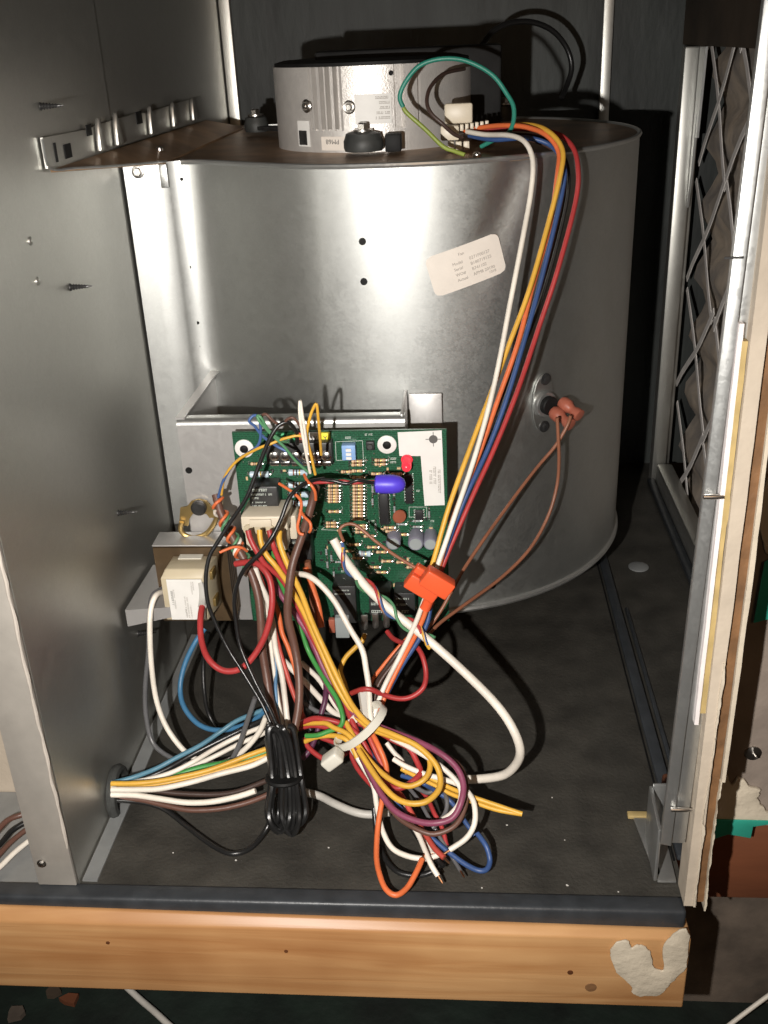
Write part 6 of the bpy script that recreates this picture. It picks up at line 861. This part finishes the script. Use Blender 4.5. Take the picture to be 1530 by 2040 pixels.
    ('wire', 'thin white strand wound round the brown cable by the transformer', 'wire', 'strands wound round the brown cable', 'white', 0.001, [(-0.1489, 0.5380, 0.1660), (-0.1494, 0.5387, 0.1641), (-0.1491, 0.5398, 0.1624), (-0.1480, 0.5409, 0.1612), (-0.1464, 0.5417, 0.1604), (-0.1444, 0.5419, 0.1600), (-0.1425, 0.5413, 0.1600), (-0.1409, 0.5401, 0.1601), (-0.1400, 0.5383, 0.1600), (-0.1398, 0.5363, 0.1597), (-0.1403, 0.5345, 0.1590), (-0.1413, 0.5332, 0.1579), (-0.1425, 0.5326, 0.1563), (-0.1434, 0.5327, 0.1545), (-0.1437, 0.5335, 0.1526), (-0.1434, 0.5346, 0.1510), (-0.1423, 0.5358, 0.1498), (-0.1406, 0.5366, 0.1490), (-0.1387, 0.5369, 0.1487), (-0.1367, 0.5364, 0.1487), (-0.1352, 0.5351, 0.1489), (-0.1342, 0.5334, 0.1490), (-0.1339, 0.5314, 0.1488), (-0.1343, 0.5296, 0.1481), (-0.1352, 0.5282, 0.1470), (-0.1362, 0.5274, 0.1454), (-0.1371, 0.5274, 0.1436), (-0.1375, 0.5281, 0.1417), (-0.1372, 0.5293, 0.1401), (-0.1363, 0.5305, 0.1389), (-0.1347, 0.5315, 0.1381), (-0.1328, 0.5319, 0.1378), (-0.1308, 0.5315, 0.1377), (-0.1291, 0.5304, 0.1378), (-0.1280, 0.5288, 0.1379), (-0.1276, 0.5268, 0.1376), (-0.1279, 0.5250, 0.1369), (-0.1287, 0.5235, 0.1358), (-0.1297, 0.5228, 0.1343), (-0.1306, 0.5228, 0.1328), (-0.1313, 0.5234, 0.1313), (-0.1314, 0.5245, 0.1296), (-0.1308, 0.5257, 0.1282)]),
    ('wire', 'thin green strand wound round the brown cable by the transformer', 'wire', 'strands wound round the brown cable', 'greenstrand', 0.0009, [(-0.1502, 0.5400, 0.1667), (-0.1500, 0.5410, 0.1648), (-0.1489, 0.5420, 0.1634), (-0.1473, 0.5427, 0.1626), (-0.1454, 0.5429, 0.1622), (-0.1435, 0.5423, 0.1622), (-0.1420, 0.5410, 0.1623), (-0.1411, 0.5392, 0.1622), (-0.1410, 0.5372, 0.1619), (-0.1415, 0.5354, 0.1612), (-0.1425, 0.5341, 0.1600), (-0.1436, 0.5335, 0.1584), (-0.1445, 0.5337, 0.1567), (-0.1449, 0.5345, 0.1548), (-0.1445, 0.5357, 0.1532), (-0.1434, 0.5368, 0.1519), (-0.1418, 0.5376, 0.1511), (-0.1398, 0.5379, 0.1508), (-0.1379, 0.5373, 0.1509), (-0.1363, 0.5361, 0.1510), (-0.1354, 0.5343, 0.1511), (-0.1351, 0.5324, 0.1509), (-0.1356, 0.5305, 0.1502), (-0.1364, 0.5292, 0.1491), (-0.1375, 0.5285, 0.1475), (-0.1384, 0.5285, 0.1457), (-0.1387, 0.5292, 0.1438), (-0.1384, 0.5303, 0.1422), (-0.1374, 0.5315, 0.1410), (-0.1359, 0.5324, 0.1403), (-0.1339, 0.5328, 0.1399), (-0.1320, 0.5324, 0.1399), (-0.1303, 0.5313, 0.1400), (-0.1292, 0.5296, 0.1400), (-0.1288, 0.5276, 0.1398), (-0.1292, 0.5258, 0.1391), (-0.1300, 0.5244, 0.1379), (-0.1310, 0.5236, 0.1364), (-0.1319, 0.5236, 0.1346), (-0.1324, 0.5244, 0.1330), (-0.1324, 0.5255, 0.1315), (-0.1316, 0.5267, 0.1303), (-0.1302, 0.5277, 0.1293)]),
    ('wire', 'loose orange strand end sticking out left of the brown cable', 'wire', 'strands wound round the brown cable', 'orange', 0.00086, [(-0.1282, 0.5220, 0.1470), (-0.1302, 0.5196, 0.1504), (-0.1346, 0.5179, 0.1519), (-0.1392, 0.5157, 0.1512), (-0.1427, 0.5147, 0.1500)]),
]
CUT = ('orange red wire running through the tie to a cut end', 'longer of two white cut wire ends pointing at the front edge', 'shorter of two white cut wire ends pointing at the front edge', 'white wire crossing the loops and hooking down on the right', 'white wire curving below the harness to a bare end', 'orange wire hanging in a long loop over the front edge', 'dark red wire end lying under the harness loops', 'grey straight wire end crossing inside the purple loop', 'white short wire stub with bare tip inside the loops')
for name, label, cat, group, col, r, pts in WIRES:
    base = pts[len(pts) // 2]
    o = MB().tube(pts, r, 9, sub=6).build(name, 'w_' + col, None, origin=base, smooth=60)
    tag(o, label, cat, group)
    if label in CUT:                                             # stripped copper showing at the cut end
        a, b = Vector(pts[-2]), Vector(pts[-1]); d = (b - a).normalized()
        MB().lathe([(r * .45, -.001), (r * .45, .0035), (r * .3, .0045)], b, d, 7).build('bare_end', 'copper', o)
